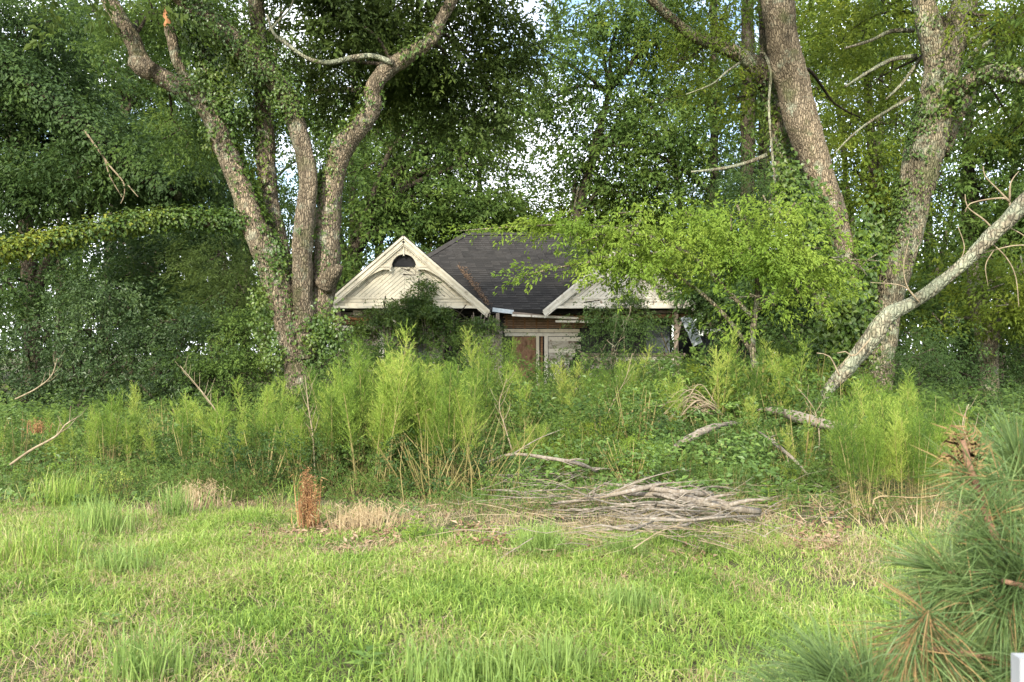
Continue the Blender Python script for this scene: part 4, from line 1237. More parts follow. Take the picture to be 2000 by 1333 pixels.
# tall trees at the back of the wood: one shared crown, copied
TT = []
for v in range(3):
    mb = MB(); tk = MB()
    tube(tk, [(0, 0, -.1), (R.normal(0, .2), 0, 7), (R.normal(0, .5), R.normal(0, .3), 14), (R.normal(0, .8), 0, 21)], [.34, .27, .18, .06], 10, .6, lump=.12)
    for q in range(9):
        c = np.array([R.normal(0, 2.2), R.normal(0, 1.6), 4.5 + q * 2.1])
        n_ = 95
        pts, subs, off = clump_points(c, np.array([2.3, 1.8, 1.5]), n_, 8, .8)
        sprays(mb, pts, 2.1, 'tree', 0, outward=off)
        tube(tk, [np.array([0, 0, c[2] - 2.5]), c * np.array([.5, .5, 1]) - (0, 0, .8), c], [.09, .06, .02], 5, .8, cap=False)
    TT.append((tk.build('trunk', 'bark_dark', smooth=True), mb.build('crown', ['lf_dark', 'lf_mid', 'lf_mid'][v])))
for i, (px, d) in enumerate([(-150, 46), (-40, 52), (60, 44), (150, 50), (250, 45), (330, 54), (420, 47), (520, 44), (600, 50), (690, 46), (780, 52), (870, 45), (940, 50), (1330, 50), (1400, 45), (1470, 51), (1550, 46), (1640, 52), (1730, 46), (1810, 50), (1900, 45), (1990, 51), (2100, 46)]):
    tkm, crm = TT[i % 3]
    x = X(px, d); side = 'left of the roof' if px < 1000 else 'right of the roof'
    e = empty('broadleaf_tree', (x, d, 0), 'tall tree at the back of the wood, ' + side, 'tree', 'tall trees at the back of the wood, ' + side)
    link('trunk', tkm, e); link('crown', crm, e)
    e.rotation_euler = (0, 0, random.uniform(0, 6.28)); e.scale = (1.0, 1.0, random.uniform(.9, 1.15) * (.75 if 860 < px < 960 or px == 1330 else 1))

# bright sapling in front of the house
D4 = 14.5
o4 = P(1490, 820, D4); o4[2] = 0
sap = empty('young_tree', tuple(o4), 'bright lime-green young tree spreading in front of the right gable', 'tree')
sp1 = pxpath([(1490, 860, 9), (1478, 760, 7), (1470, 660, 6), (1480, 560, 5), (1460, 470, 4), (1440, 400, 2)], D4)
sp2 = pxpath([(1478, 700, 5), (1400, 600, 4), (1300, 530, 3.4), (1180, 510, 2.5), (1060, 530, 1.6), (1000, 545, .8)], D4)
sp3 = pxpath([(1470, 620, 4.5), (1350, 500, 4), (1220, 450, 3), (1100, 440, 2.2), (980, 445, 1.3), (890, 452, .7)], D4)
sp4 = pxpath([(1478, 600, 4), (1560, 540, 3), (1640, 510, 2), (1720, 510, 1)], D4)
for a, b in (sp1, sp2, sp3, sp4):
    stem_obj('trunk' if a is sp1[0] else 'branch', a, b, 'bark_grey', sap, o4, 9, .1, .003)
mb = MB()
add_crown(mb, [(1440, 430, 14.4, 75, 45, .7, 2.2), (1340, 430, 14.5, 70, 40, .6, 1.8), (1220, 420, 14.5, 60, 28, .5, 1.6), (1120, 425, 14.5, 60, 22, .4, 1.4), (1500, 500, 14.2, 70, 45, .7, 2.6), (1570, 540, 14.1, 60, 28, .6, 2.4),
               (1420, 500, 14.3, 80, 40, .7, 2.4), (1300, 500, 14.4, 70, 35, .6, 2.6), (1210, 515, 14.5, 50, 24, .4, 1.7), (1640, 505, 14, 40, 18, .3, 1.2), (1690, 515, 14, 28, 14, .3, 1.2), (1240, 475, 14.5, 64, 28, .5, 2.6), (1215, 500, 14.5, 50, 16, .4, 2.2), (1170, 515, 14.5, 40, 12, .3, 1.2), (1150, 465, 14.5, 50, 14, .4, 1.0), (1530, 430, 14.2, 50, 40, .6, 1.8), (1400, 545, 14.3, 45, 18, .4, 1.2),
               (1560, 490, 14, 40, 30, .5, 2.0), (1500, 400, 14.3, 40, 30, .5, 1.3), (1480, 590, 14, 60, 28, .5, 1.2)], 'bright', 0, 1, True, .95)
for path, a_, b_, k in ((sp2, .5, 1, 42), (sp3, .45, 1, 60), (sp2, .2, .6, 25), (sp3, .3, .8, 30), (sp4, .3, 1, 22)):
    c, r = resample(*path, .05)
    i = (R.uniform(a_, b_, k) * (len(c) - 1)).astype(int)
    sprays(mb, c[i] + R.normal(0, .05, (k, 3)), .75, 'bright', 0, outward=np.tile(np.array([-1., -.2, 0]) if path is not sp4 else np.array([1., -.2, 0]), (k, 1)), droop=.15)
link('crown', mb.build('crown', ['lf_bright', 'bark_grey'], o4), sap)

# far wood closing the horizon
fw = MB()
n = 4000
ang = R.uniform(-1.25, 1.25, n); rad_ = R.uniform(48, 80, n)
hh = R.uniform(0, 1, n) ** 1.1 * (6.5 + 6 * n2(ang * 9, ang * 0, 1, 3))
sprays(fw, np.stack([np.sin(ang) * rad_, np.cos(ang) * rad_, hh], -1), 5.0, 'tree', 0)
for i in range(70):
    a = R.uniform(-1.2, 1.2); r_ = R.uniform(46, 60)
    x, y = math.sin(a) * r_, math.cos(a) * r_
    tube(fw, [(x, y, 0), (x + R.normal(0, .4), y, 5), (x + R.normal(0, .9), y, 11)], [.28, .22, .1], 7, 1.5, m=1)
tag(link('far_wood', fw.build('far_wood', ['lf_dark', 'bark_dark'])), 'dark mass of distant woodland closing the view', 'woodland', kind='stuff')
# ================================================================== undergrowth
def shrub(label, base, clusters, leaf, kind='shrub', size=1.0, name='shrub', cat='shrub', group=None, bark='bark_dark', nst=5):
    b = P(base[0], 700, base[1]); b[2] = float(hgt(b[0], b[1]))
    e = empty(name, tuple(b), label, cat, group)
    mb = MB(); add_crown(mb, clusters, kind, 0, 1, True, size)
    link('foliage', mb.build('foliage', [leaf, bark], b), e)
    for i in range(nst):
        cl = random.choice(clusters)
        st = MB()
        q = P(cl[0] + random.uniform(-.5, .5) * cl[3], cl[1], cl[2])
        tube(st, [b + np.array([random.uniform(-.15, .15), random.uniform(-.1, .1), -.05]), (b + q) / 2 + np.array([random.uniform(-.2, .2), 0, .1]), q], [.03, .02, .008], 6, .3)
        link('stem', st.build('stem', bark, b, True), e)
    return e


shrub('dark glossy shrub below the far left forked tree', (60, 19), [(40, 700, 18.5, 90, 60, 1.2, 3.0), (20, 770, 18, 80, 50, 1.2, 3.0), (90, 640, 19, 60, 50, 1.0, 2.4)], 'lf_shrub', size=1.15)
shrub('broad dark green shrub, tallest of the left thicket', (210, 19), [(180, 640, 18.5, 90, 60, 1.2, 3.2), (240, 590, 19, 80, 50, 1.0, 2.6), (190, 720, 18, 100, 60, 1.2, 3.4), (150, 790, 17, 90, 50, 1., 3.0)], 'lf_shrub', size=1.2)
shrub('rounded shrub with glossy leaves right of the tallest in the left thicket', (340, 18.5), [(330, 650, 18, 90, 60, 1.1, 3.2), (380, 700, 17.5, 80, 60, 1.0, 3.2), (300, 760, 17, 90, 50, 1.0, 3.2)], 'lf_shrub', size=1.15)
shrub('shrub with lighter leaves at the foot of the leaning tan trunks', (470, 18), [(470, 650, 18, 70, 50, 1.0, 3.0), (500, 710, 17, 60, 60, .8, 3.0), (430, 740, 17, 70, 50, .9, 3.0), (520, 620, 17.5, 40, 40, .8, 2.4)], 'lf_mid', size=.9)
shrub('low bush of small leaves under the ivy-clad trunks', (560, 15.0), [(540, 780, 14.6, 50, 50, .6, 2.6), (620, 770, 14.8, 50, 50, .6, 2.4), (480, 800, 14, 60, 40, .6, 2.6), (660, 700, 15.5, 40, 40, .5, 2.4)], 'lf_mid', size=.85)
shrub('bushy growth hiding the wall under the left gable', (800, 22), [(740, 720, 21.5, 80, 40, .9, 2.6), (860, 730, 21, 80, 40, .9, 2.6), (700, 680, 22, 50, 40, .8, 2.6), (800, 760, 19, 140, 40, 1., 3.0), (900, 690, 22, 40, 34, .6, 2.2)], 'lf_mid', size=.95)
shrub('small tree-like bush covering the wall between left gable and door', (950, 22), [(945, 690, 22, 44, 34, .6, 2.6), (960, 740, 21, 50, 40, .8, 2.6), (900, 750, 20, 60, 40, .8, 2.6), (925, 660, 22.5, 30, 24, .5, 1.8)], 'lf_mid', size=.8, kind='fine')
shrub('leafy bush in front of the boarded door', (1080, 21), [(1060, 770, 19, 90, 34, .9, 2.8), (1130, 740, 21, 60, 34, .8, 2.4), (1020, 800, 17, 90, 34, .8, 2.8), (1100, 715, 22, 40, 20, .5, 1.3)], 'lf_mid', size=.9)
shrub('thin bush with bare grey branches before the dark opening', (1200, 22.5), [(1190, 680, 22.5, 60, 50, .7, 1.7), (1220, 620, 23, 44, 40, .6, 2.0), (1150, 700, 22, 40, 34, .6, 1.7), (1250, 720, 21.5, 60, 34, .7, 2.4)], 'lf_dark', size=.8, kind='fine', bark='bark_grey', nst=10)
shrub('green bush below the hanging pale panel', (1300, 20), [(1290, 730, 20, 80, 34, .8, 2.8), (1230, 770, 18, 100, 40, .9, 3.0), (1360, 750, 19, 60, 40, .8, 2.6), (1280, 810, 15, 110, 40, .8, 2.8), (1290, 690, 21, 40, 20, .5, 1.4)], 'lf_mid', size=.9)
shrub('dark bush between the house and the V-shaped tree', (1480, 19), [(1450, 700, 19, 70, 40, .9, 2.6), (1540, 720, 18, 70, 50, .9, 2.8), (1600, 750, 17, 50, 50, .7, 2.8), (1560, 660, 19, 40, 50, .7, 2.6), (1400, 790, 16, 60, 30, .6, 2.2)], 'lf_mid', size=.85)
shrub('leafy scrub at the foot of the leaning dead trunk', (1560, 14), [(1490, 800, 14.5, 60, 30, .6, 2.2), (1560, 830, 13.4, 80, 34, .6, 2.2), (1660, 800, 14.6, 70, 40, .6, 2.6), (1480, 880, 11.5, 90, 40, .6, 1.8), (1650, 860, 12.6, 90, 30, .6, 2.2)], 'lf_mid', size=.75)
shrub('shaded thicket behind the small forked tree at right', (1840, 22), [(1800, 700, 21, 60, 50, 1., 2.8), (1850, 740, 20, 60, 40, .9, 2.6), (1780, 640, 22, 40, 50, .8, 2.4), (1890, 700, 25, 60, 60, 1., 2.6), (2000, 700, 27, 50, 70, 1., 3), (1980, 640, 28, 60, 60, 1., 3)], 'lf_dark', size=1.0)
shrub('low shrubs in the shade at the far right edge', (1960, 22), [(1960, 760, 26, 80, 20, .9, 2.2), (2050, 740, 24, 60, 40, 1., 2.6), (1880, 790, 18, 60, 20, .7, 1.8)], 'lf_dark', size=.9)
shrub('small seedling pine standing in the shade right of the V-shaped tree', (1795, 16), [(1795, 690, 16, 26, 34, .35, 2.4), (1800, 740, 16, 30, 26, .4, 1.8)], 'lf_dark', kind='cedar', size=.7, name='pine_seedling', cat='pine', nst=1)

# creeper over the house
vb = MB()
VC = [(822, 556, 26.15, 26, 30, .12, 3.0), (806, 530, 26.2, 8, 8, .1, 1.2), (845, 590, 26.1, 40, 20, .18, 3.2), (780, 596, 26.1, 30, 14, .15, 2.6), (760, 618, 26.0, 40, 20, .3, 3.0), (830, 625, 25.9, 80, 28, .4, 3.6),
      (900, 620, 26.0, 70, 24, .35, 3.4), (950, 630, 26.1, 40, 24, .3, 3.0), (800, 655, 25.9, 40, 20, .3, 1.8), (720, 640, 26, 34, 24, .3, 2.2), (690, 668, 25.8, 40, 20, .3, 2.4), (880, 655, 25.9, 60, 14, .3, 1.6), (745, 600, 26.1, 14, 10, .1, 1.4)]
add_crown(vb, [c_[:6] + (c_[6] * 1.5,) for c_ in VC], 'shrub', 0, 1, True, .72, .17)
for i in range(46):
    x0 = random.uniform(740, 975)
    tube(vb, [P(x0, random.uniform(610, 640), 25.9), P(x0 + random.uniform(-8, 8), 655, 25.8), P(x0 + random.uniform(-16, 16), random.uniform(660, 700), 25.75)], [.012, .009, .004], 4, .3, m=2, cap=False)
tag(link('house_creeper', vb.build('house_creeper', ['lf_ivy', 'bark_dark', 'wood_grey'])), 'dark creeper smothering the porch below the left gable', 'creeper')
vb = MB()
add_crown(vb, [(1222, 575, 26.1, 40, 26, .25, 2.8), (1195, 610, 26, 44, 22, .3, 2.8), (1240, 620, 26, 40, 20, .3, 2.2), (1160, 600, 26.1, 20, 14, .2, 1.2), (1215, 500, 26.3, 30, 34, .2, .9), (1150, 480, 27.6, 50, 34, .5, 1.4), (1290, 520, 26.5, 50, 40, .5, 1.6), (1330, 560, 26, 30, 24, .4, 1.6)], 'shrub', 0, 1, True, .74, .22)
tag(link('house_creeper', vb.build('house_creeper', ['lf_ivy', 'bark_dark'])), 'creeper climbing over the right gable and its sill', 'creeper')

# lattice panel standing in the weeds
lat = empty('lattice_panel', tuple(P(1488, 800, 18)), 'torn white lattice panel leaning in the weeds before the dark bush', 'lattice')
lo = P(1488, 800, 18)
for i in range(11):
    x0 = 1445 + i * 7
    for sgn in (-1, 1):
        ax, ay = x0, 728
        bx, by = x0 + sgn * 42, 770
        cl = lambda v: max(1446, min(1522, v))
        ta = (cl(ax) - ax) / (bx - ax); tb_ = (cl(bx) - ax) / (bx - ax)
        if tb_ <= ta: continue
        b_ = MB(); beam(b_, P(ax + (bx - ax) * ta, ay + 42 * ta, 18 - .01 * sgn), P(ax + (bx - ax) * tb_, ay + 42 * tb_, 18 - .01 * sgn), .035, .012)
        link('slat', b_.build('slat', 'paint_white', lo), lat)
for a, b in (((1444, 727), (1524, 727)), ((1444, 771), (1524, 771)), ((1445, 726), (1445, 772)), ((1523, 726), (1523, 772))):
    b_ = MB(); beam(b_, P(*a, 17.97), P(*b, 17.97), .05, .025); link('frame', b_.build('frame', 'wood_brown', lo), lat)

# ---------------- feathery dog fennels
def fennel_meshes(seed, h, nst, dry=0.0):
    r = np.random.default_rng(seed)
    st, fo = MB(), MB()
    for s in range(nst):
        az = r.uniform(0, 6.28); lean = r.uniform(.02, .24)
        b = np.array([r.normal(0, .06), r.normal(0, .06), -.02])
        hh = h * r.uniform(.78, 1.05)
        dv = np.array([math.cos(az) * lean, math.sin(az) * lean, 0])
        path = [b, b + dv * hh * .25 + (0, 0, hh * .33), b + dv * hh * .6 + (0, 0, hh * .66), b + dv * hh * 1.1 + (0, 0, hh)]
        c, rr = resample(path, [.0065, .0055, .004, .0015], .04)
        tube(st, path, [.0065, .0055, .004, .0015], 4, .25, cap=False)
        k = len(c)
        nb = int(64 * hh / 1.5)
        t = r.uniform(.30, 1.0, nb) ** .85
        i = np.minimum((t * (k - 1)).astype(int), k - 1)
        a2 = r.uniform(0, 6.28, nb); el = r.uniform(.35, 1.05, nb) + t * .25
        L = (0.38 * np.clip(1.12 - t, 0, 1) ** .7 * np.clip((t - .2) * 3.5, .35, 1) + .05) * r.uniform(.7, 1.2, nb) * (hh / 1.5)
        d = np.stack([np.cos(a2) * np.cos(el), np.sin(a2) * np.cos(el), np.sin(el)], -1)
        # thin ribs
        e = c[i] + d * L[:, None]
        side = np.cross(d, [0, 0, 1.0]); side /= np.linalg.norm(side, axis=1)[:, None] + 1e-9
        v = np.stack([c[i] - side * .0022, c[i] + side * .0022, e], 1).reshape(-1, 3)
        fo.add(v, t=np.arange(nb * 3).reshape(-1, 3))
        kk = 17
        q = np.linspace(.12, 1.0, kk)[None, :, None]
        pos = (c[i][:, None] + d[:, None] * L[:, None, None] * q).reshape(-1, 3)
        dd = np.repeat(d, kk, 0) * .85 + r.normal(0, .55, (nb * kk, 3)) + np.array([0, 0, .25])
        dd /= np.linalg.norm(dd, axis=1)[:, None]
        ln = r.uniform(.028, .062, nb * kk)[:, None]
        sd = np.cross(dd, r.normal(0, 1, (nb * kk, 3))); sd /= np.linalg.norm(sd, axis=1)[:, None]
        v = np.stack([pos - sd * .0028, pos + sd * .0028, pos + dd * ln], 1).reshape(-1, 3)
        fo.add(v, t=np.arange(nb * kk * 3).reshape(-1, 3))
        # dry lower twigs
        nd = 10
        i2 = (r.uniform(.05, .4, nd) * (k - 1)).astype(int)
        for j in i2:
            a = r.uniform(0, 6.28); l = r.uniform(.08, .22)
            tube(st, [c[j], c[j] + (math.cos(a) * l, math.sin(a) * l, l * .6)], [.003, .001], 3, .3, cap=False)
    return st.build('stem', 'stem_tan'), fo.build('foliage', 'fennel')


FV = []
for s in range(9):
    h = 1.5
    FV.append(fennel_meshes(500 + s, h, 2 + s % 3))
used = [None] * len(FV)


def put_fennel(x, y, h, label, group, tilt=0.0):
    k = random.randrange(len(FV))
    z = float(hgt(x, y))
    if used[k] is None:
        e = empty('dog_fennel', (x, y, z), label, 'weed', group)
        link('stem', FV[k][0], e); link('foliage', FV[k][1], e)
        e.scale = (h / 1.5,) * 3
        used[k] = e
    else:
        e = copy_tree(used[k], (x, y, z), random.uniform(0, 6.28), h / 1.5, label, group)
    e.rotation_euler = (random.gauss(0, .05), tilt + random.gauss(0, .07), random.uniform(0, 6.28))
    return e


for (xa, xb, da, db, ta, tb_, n, lab, grp, tl) in (
    (640, 930, 9.0, 10.6, 668, 740, 36, 'tall feathery yellow-green weed in the big clump before the left gable', 'feathery weeds in the big middle clump', .04),
    (390, 590, 9.2, 11.2, 735, 800, 20, 'feathery weed leaning left in the clump before the leaning tan trunks', 'feathery weeds before the left tree', -.22),
    (160, 370, 10.0, 12.2, 750, 815, 13, 'feathery green weed in front of the dark left shrubs', 'feathery weeds before the left thicket', -.1),
    (-60, 150, 9.5, 12.0, 800, 850, 12, 'low feathery weed at the left edge of the view', 'feathery weeds at the left edge', 0),
    (1080, 1260, 12.5, 16, 690, 750, 9, 'feathery weed standing before the house door and dark opening', 'feathery weeds before the house', 0),
    (1390, 1570, 12.0, 15, 640, 740, 10, 'tall wispy weed between the lattice panel and the house', 'wispy weeds by the lattice panel', 0),
    (1640, 1850, 7.6, 9.6, 740, 810, 30, 'bushy feathery weed in the dense clump right of the fallen logs', 'feathery weeds in the dense right clump', .02),
    (1690, 1800, 10.5, 12, 695, 740, 9, 'feathery weed behind the dense clump, under the leaning dead trunk', 'feathery weeds under the leaning trunk', 0),
    (660, 1010, 12.0, 15.0, 665, 700, 16, 'darker feathery weed behind the big middle clump', 'feathery weeds behind the middle clump', 0),
    (930, 1040, 13.0, 16.0, 690, 750, 6, 'deep green feathery weed just left of the boarded door', 'feathery weeds left of the door', 0),
    (1250, 1400, 12.0, 16.0, 725, 775, 4, 'feathery weed below the hanging pale panel', 'feathery weeds below the pale panel', 0),
    (1000, 1090, 10.0, 12.0, 790, 840, 6, 'short yellow feathery weed right of the big middle clump', 'short weeds right of the middle clump', 0),
    (1560, 1640, 9.5, 11.0, 820, 860, 6, 'short feathery weed by the fallen log', 'short weeds by the fallen log', 0),
):
    for i in range(n):
        d = random.uniform(da, db)
        px = xa + (xb - xa) * (i + random.random()) / n
        top = random.uniform(ta, tb_)
        h = (EYE + (690 - top) / F * d) * random.uniform(.68, 1.06)
        third = ('left', 'middle', 'right')[min(2, int(3 * (px - xa) / (xb - xa)))]
        put_fennel(X(px, d), d, h, lab + ', ' + third + ' part', grp + ', ' + third + ' part', tl)


CLV = {}


def clump_variant(lf, kd, k):
    key = (lf, kd, k)
    if key not in CLV:
        mb = MB()
        n = 46
        u = R.normal(0, 1, (n, 3)); u /= np.linalg.norm(u, axis=1)[:, None]
        u *= (R.uniform(0.2, 1, n) ** .5)[:, None]
        pts = u * np.array([.55, .5, .34]) + np.array([0, 0, .36])
        pts[:, 2] += .25 * (n2(pts[:, 0] + k * 3, pts[:, 1], 2.2, k) - .3)
        sprays(mb, pts, .62 if kd == 'shrub' else .7, kd, 0, outward=u, droop=-.1)
        for i in range(16):
            q = pts[R.integers(0, n)]
            tube(mb, [np.array([q[0] * .2, q[1] * .2, -.03]), q * np.array([.7, .7, .6]), q + np.array([0, 0, .06])], [.008, .006, .002], 3, .4, m=1, cap=False)
        CLV[key] = (mb.build('foliage', [lf, 'stem_tan']), None)
    me, first = CLV[key]
    return key, me, first


def put_clump(px, d, lf, kd, w, h, label, group=None):
    key, me, first = clump_variant(lf, kd, random.randint(0, 3))
    x = X(px, d); z = float(hgt(x, d))
    e = empty('leafy_clump', (x, d, z), label, 'bush', group)
    link('foliage', me, e)
    e.scale = (w / .6, w / .6, h / .75)
    e.rotation_euler = (0, 0, random.uniform(0, 6.28))
    return e


for (px, py, d, rx, ry, sz, lf, kd, lab) in (
    (1040, 860, 11.5, 60, 34, .55, 'lf_mid', 'shrub', 'low leafy clump right of the big feathery clump'), (1130, 850, 12, 60, 34, .6, 'lf_cover', 'shrub', 'light green leafy clump behind the pale arching branch'),
    (1230, 840, 12.5, 70, 36, .6, 'lf_mid', 'shrub', 'leafy mound left of the arching dry canes'), (1180, 780, 15, 60, 34, .7, 'lf_mid', 'fine', 'fine-leaved clump below the door of the house'),
    (1345, 900, 10.8, 50, 18, .5, 'lf_cover', 'shrub', 'bright leafy clump over the crooked grey log'), (1440, 880, 11.5, 60, 30, .5, 'lf_mid', 'shrub', 'bushy clump right of the crooked grey log'),
    (1540, 920, 9.5, 60, 40, .5, 'lf_mid', 'shrub', 'leafy clump around the brown sloping branch'), (1630, 890, 10, 50, 30, .5, 'lf_mid', 'fine', 'fine-leaved clump in front of the large weathered log'),
    (490, 960, 9.0, 60, 30, .5, 'lf_mid', 'shrub', 'broad-leaved clump behind the straw-coloured grass clump'), (550, 985, 8.4, 50, 26, .45, 'lf_cover', 'shrub', 'bright broad-leaved clump left of the rust-brown fern'),
    (660, 950, 9.0, 50, 34, .5, 'lf_mid', 'shrub', 'leafy clump just right of the rust-brown fern'), (800, 975, 8.8, 60, 24, .45, 'lf_cover', 'shrub', 'low bright leaves at the foot of the big feathery clump'),
    (960, 960, 9.0, 50, 22, .45, 'lf_cover', 'shrub', 'low leafy clump between middle clump and brush pile'), (250, 880, 11, 80, 34, .55, 'lf_mid', 'shrub', 'leafy scrub left of the leaning feathery weeds'),
    (100, 900, 10.5, 90, 30, .55, 'lf_cover', 'shrub', 'light leafy scrub at the left edge of the clearing'), (380, 900, 10.0, 70, 40, .5, 'lf_mid', 'shrub', 'leafy scrub under the leaning feathery weeds'),
    (1180, 1040, 8.0, 60, 14, .35, 'lf_cover', 'shrub', 'small leafy patch in front of the brush pile'), (1420, 1035, 8.0, 70, 16, .4, 'lf_cover', 'shrub', 'leafy patch under the thick grey branch'),
    (1560, 1010, 8.2, 60, 22, .4, 'lf_cover', 'shrub', 'leafy patch right of the brush pile'), (1880, 900, 10, 60, 30, .5, 'lf_mid', 'shrub', 'leafy clump behind the young pine'),
    (1700, 1040, 7.6, 90, 18, .4, 'lf_mid', 'shrub', 'low leaves at the foot of the right feathery clump'), (130, 850, 13, 90, 40, .7, 'lf_mid', 'fine', 'fine-leaved scrub before the dark glossy shrub'),
    (330, 830, 13, 80, 36, .7, 'lf_mid', 'fine', 'fine-leaved scrub before the rounded glossy shrub')):
    put_clump(px, d, lf, kd, rx * d / F * 1.1, max(.25, (EYE + (690 - py + ry) / F * d)), lab)
for (xa, xb, da, db, ha, hb, n, lfs, lab, grp) in (
    (940, 1420, 11, 18, .5, 1.15, 40, ('lf_mid', 'lf_cover', 'lf_mid', 'lf_dark'), 'leafy clump in the tangle between the house and the brush pile', 'leafy clumps before the house'),
    (1290, 1640, 8.9, 9.8, .25, .42, 20, ('lf_cover', 'lf_mid', 'lf_yellow'), 'small leafy clump in front of the fallen logs', 'leafy clumps in front of the logs'),
    (1330, 1660, 13, 17, 1.0, 1.6, 30, ('lf_mid', 'lf_cover', 'lf_mid', 'lf_yellow'), 'tall leafy mound of vines behind the fallen log', 'vine mounds behind the fallen log'),
    (1080, 1300, 9.6, 12.5, .3, .75, 26, ('lf_cover', 'lf_mid', 'lf_yellow', 'lf_bright'), 'leafy clump just behind the grey brush pile', 'leafy clumps behind the brush pile'),
    (1300, 1620, 9.4, 11.5, .3, .75, 22, ('lf_cover', 'lf_mid', 'lf_dark'), 'leafy clump among the fallen logs', 'leafy clumps among the logs'),
    (620, 960, 8.8, 10.6, .3, .85, 30, ('lf_mid', 'lf_cover', 'lf_dark', 'lf_mid'), 'leafy clump among the stalks of the big feathery clump', 'leafy clumps among the feathery stalks'),
    (380, 620, 9.0, 11, .3, .8, 16, ('lf_mid', 'lf_cover', 'lf_dark'), 'leafy clump among the leaning feathery weeds', 'leafy clumps among the leaning weeds'),
    (1400, 1680, 10, 15, .4, 1.1, 24, ('lf_mid', 'lf_cover', 'lf_dark'), 'leafy clump in the tangle round the fallen log', 'leafy clumps round the fallen log'),
    (0, 620, 10, 15.5, .3, .9, 36, ('lf_mid', 'lf_cover', 'lf_mid'), 'leafy clump in the low scrub before the left shrubs', 'leafy clumps before the left shrubs'),
    (640, 1000, 11, 15, .5, 1.1, 18, ('lf_mid', 'lf_dark'), 'leafy clump behind the big feathery clump', 'leafy clumps behind the big feathery clump'),
    (1750, 2050, 10, 20, .3, .8, 22, ('lf_mid', 'lf_dark', 'lf_cover'), 'low leafy clump in the glade at the right', 'leafy clumps in the right glade'),
    (-40, 460, 8.4, 10.5, .15, .45, 34, ('lf_cover', 'lf_mid', 'fennel'), 'low leafy clump where the left scrub meets the grass', 'leafy clumps at the left scrub edge'),
    (440, 1000, 7.8, 9.6, .15, .40, 26, ('lf_cover', 'lf_mid'), 'low broad-leaved clump along the edge of the mown grass', 'leafy clumps along the grass edge'),
    (1000, 1650, 7.8, 10.5, .12, .40, 26, ('lf_cover', 'lf_mid'), 'low leafy clump growing up through the brush', 'leafy clumps in the brush')):
    for i in range(n):
        d = random.uniform(da, db); h = random.uniform(ha, hb)
        px = xa + (xb - xa) * (i + random.random()) / n
        third = ('left', 'middle', 'right')[min(2, int(3 * (px - xa) / (xb - xa)))]
        put_clump(px, d, random.choice(lfs), random.choice(('shrub', 'shrub', 'fine')), h * random.uniform(.55, .9), h, lab + ', ' + third + ' part', grp + ', ' + third + ' part')

# ---------------- bare dead weeds and saplings
def dead_weed(label, path, d, fork, name='dead_weed', mat='twig_pale', nf=12, fl=.28):
    pts, rad = pxpath(path, d)
    rad = rad * .72
    o = pts[0].copy()
    e = empty(name, tuple(o), label, 'dead weed')
    st = MB(); c, r, t, u, w = tube(st, pts, rad, 6, .05, lump=.1); link('stem', st.build('stem', mat, o, True), e)
    for i in range(nf):
        k = int(len(c) * (fork + (1 - fork) * (i + .5) / nf)); k = min(k, len(c) - 2)
        a = random.uniform(-1, 1); l = fl * random.uniform(.5, 1.2) * (1.2 - (k / len(c)) * .6)
        s = 1 if i % 2 else -1
        q = c[k]; v = t[k] * .8 + np.array([s * random.uniform(.4, .9), random.uniform(-.4, .4), .25])
        v /= np.linalg.norm(v)
        tw = MB(); tube(tw, [q, q + v * l * .5, q + v * l + np.array([0, 0, l * .25])], [r[k] * .6, r[k] * .4, .0015], 4, .08)
        link('twig', tw.build('twig', mat, o, True), e)
    return e


dead_weed('bare pale sapling stem with upswept twigs before the left trunks', [(617, 960, 2.4), (614, 900, 2.2), (611, 850, 2), (603, 800, 1.6), (596, 735, .8)], 9.3, .45)
dead_weed('dry brown plume of bare twigs left of the sapling stem', [(455, 860, 2), (420, 800, 1.8), (390, 760, 1.5), (352, 715, .7)], 10.2, .45, nf=16, fl=.22)
dead_weed('pale arching dead branch at the lower left edge', [(20, 908, 3.4), (60, 880, 3.2), (110, 852, 2.8), (128, 830, 2.0), (152, 815, 1.2)], 8.8, .6, nf=6)
dead_weed('thin grey branch lying over the shrubs at left', [(30, 780, 2.2), (70, 760, 2), (100, 735, 1.6), (112, 700, .9)], 15, .4, nf=6)
dead_weed('fine bare stems rising beside the big middle clump', [(1000, 880, 2), (985, 830, 1.7), (975, 790, 1.2), (990, 740, .7)], 9.6, .3, nf=8)
dead_weed('slender dead stalk before the door', [(1175, 850, 2.2), (1195, 790, 2), (1222, 740, 1.2), (1235, 690, .7)], 13, .3, nf=8)
dead_weed('bleached dead stem beside the right feathery clump', [(1598, 900, 2.2), (1600, 850, 2), (1590, 800, 1.4), (1560, 760, .8)], 10.5, .4, nf=8)
dead_weed('bare twisted twig behind the young pine at right', [(1885, 940, 3), (1895, 880, 2.6), (1880, 830, 2), (1892, 790, 1)], 7.5, .3, nf=6)
dead_weed('pale bent reed crossing the foot of the right clump', [(1690, 1020, 2), (1705, 985, 2), (1718, 970, 1.8), (1800, 972, 1.5), (1875, 958, .8)], 7.6, .8, nf=2, fl=.1, mat='straw')


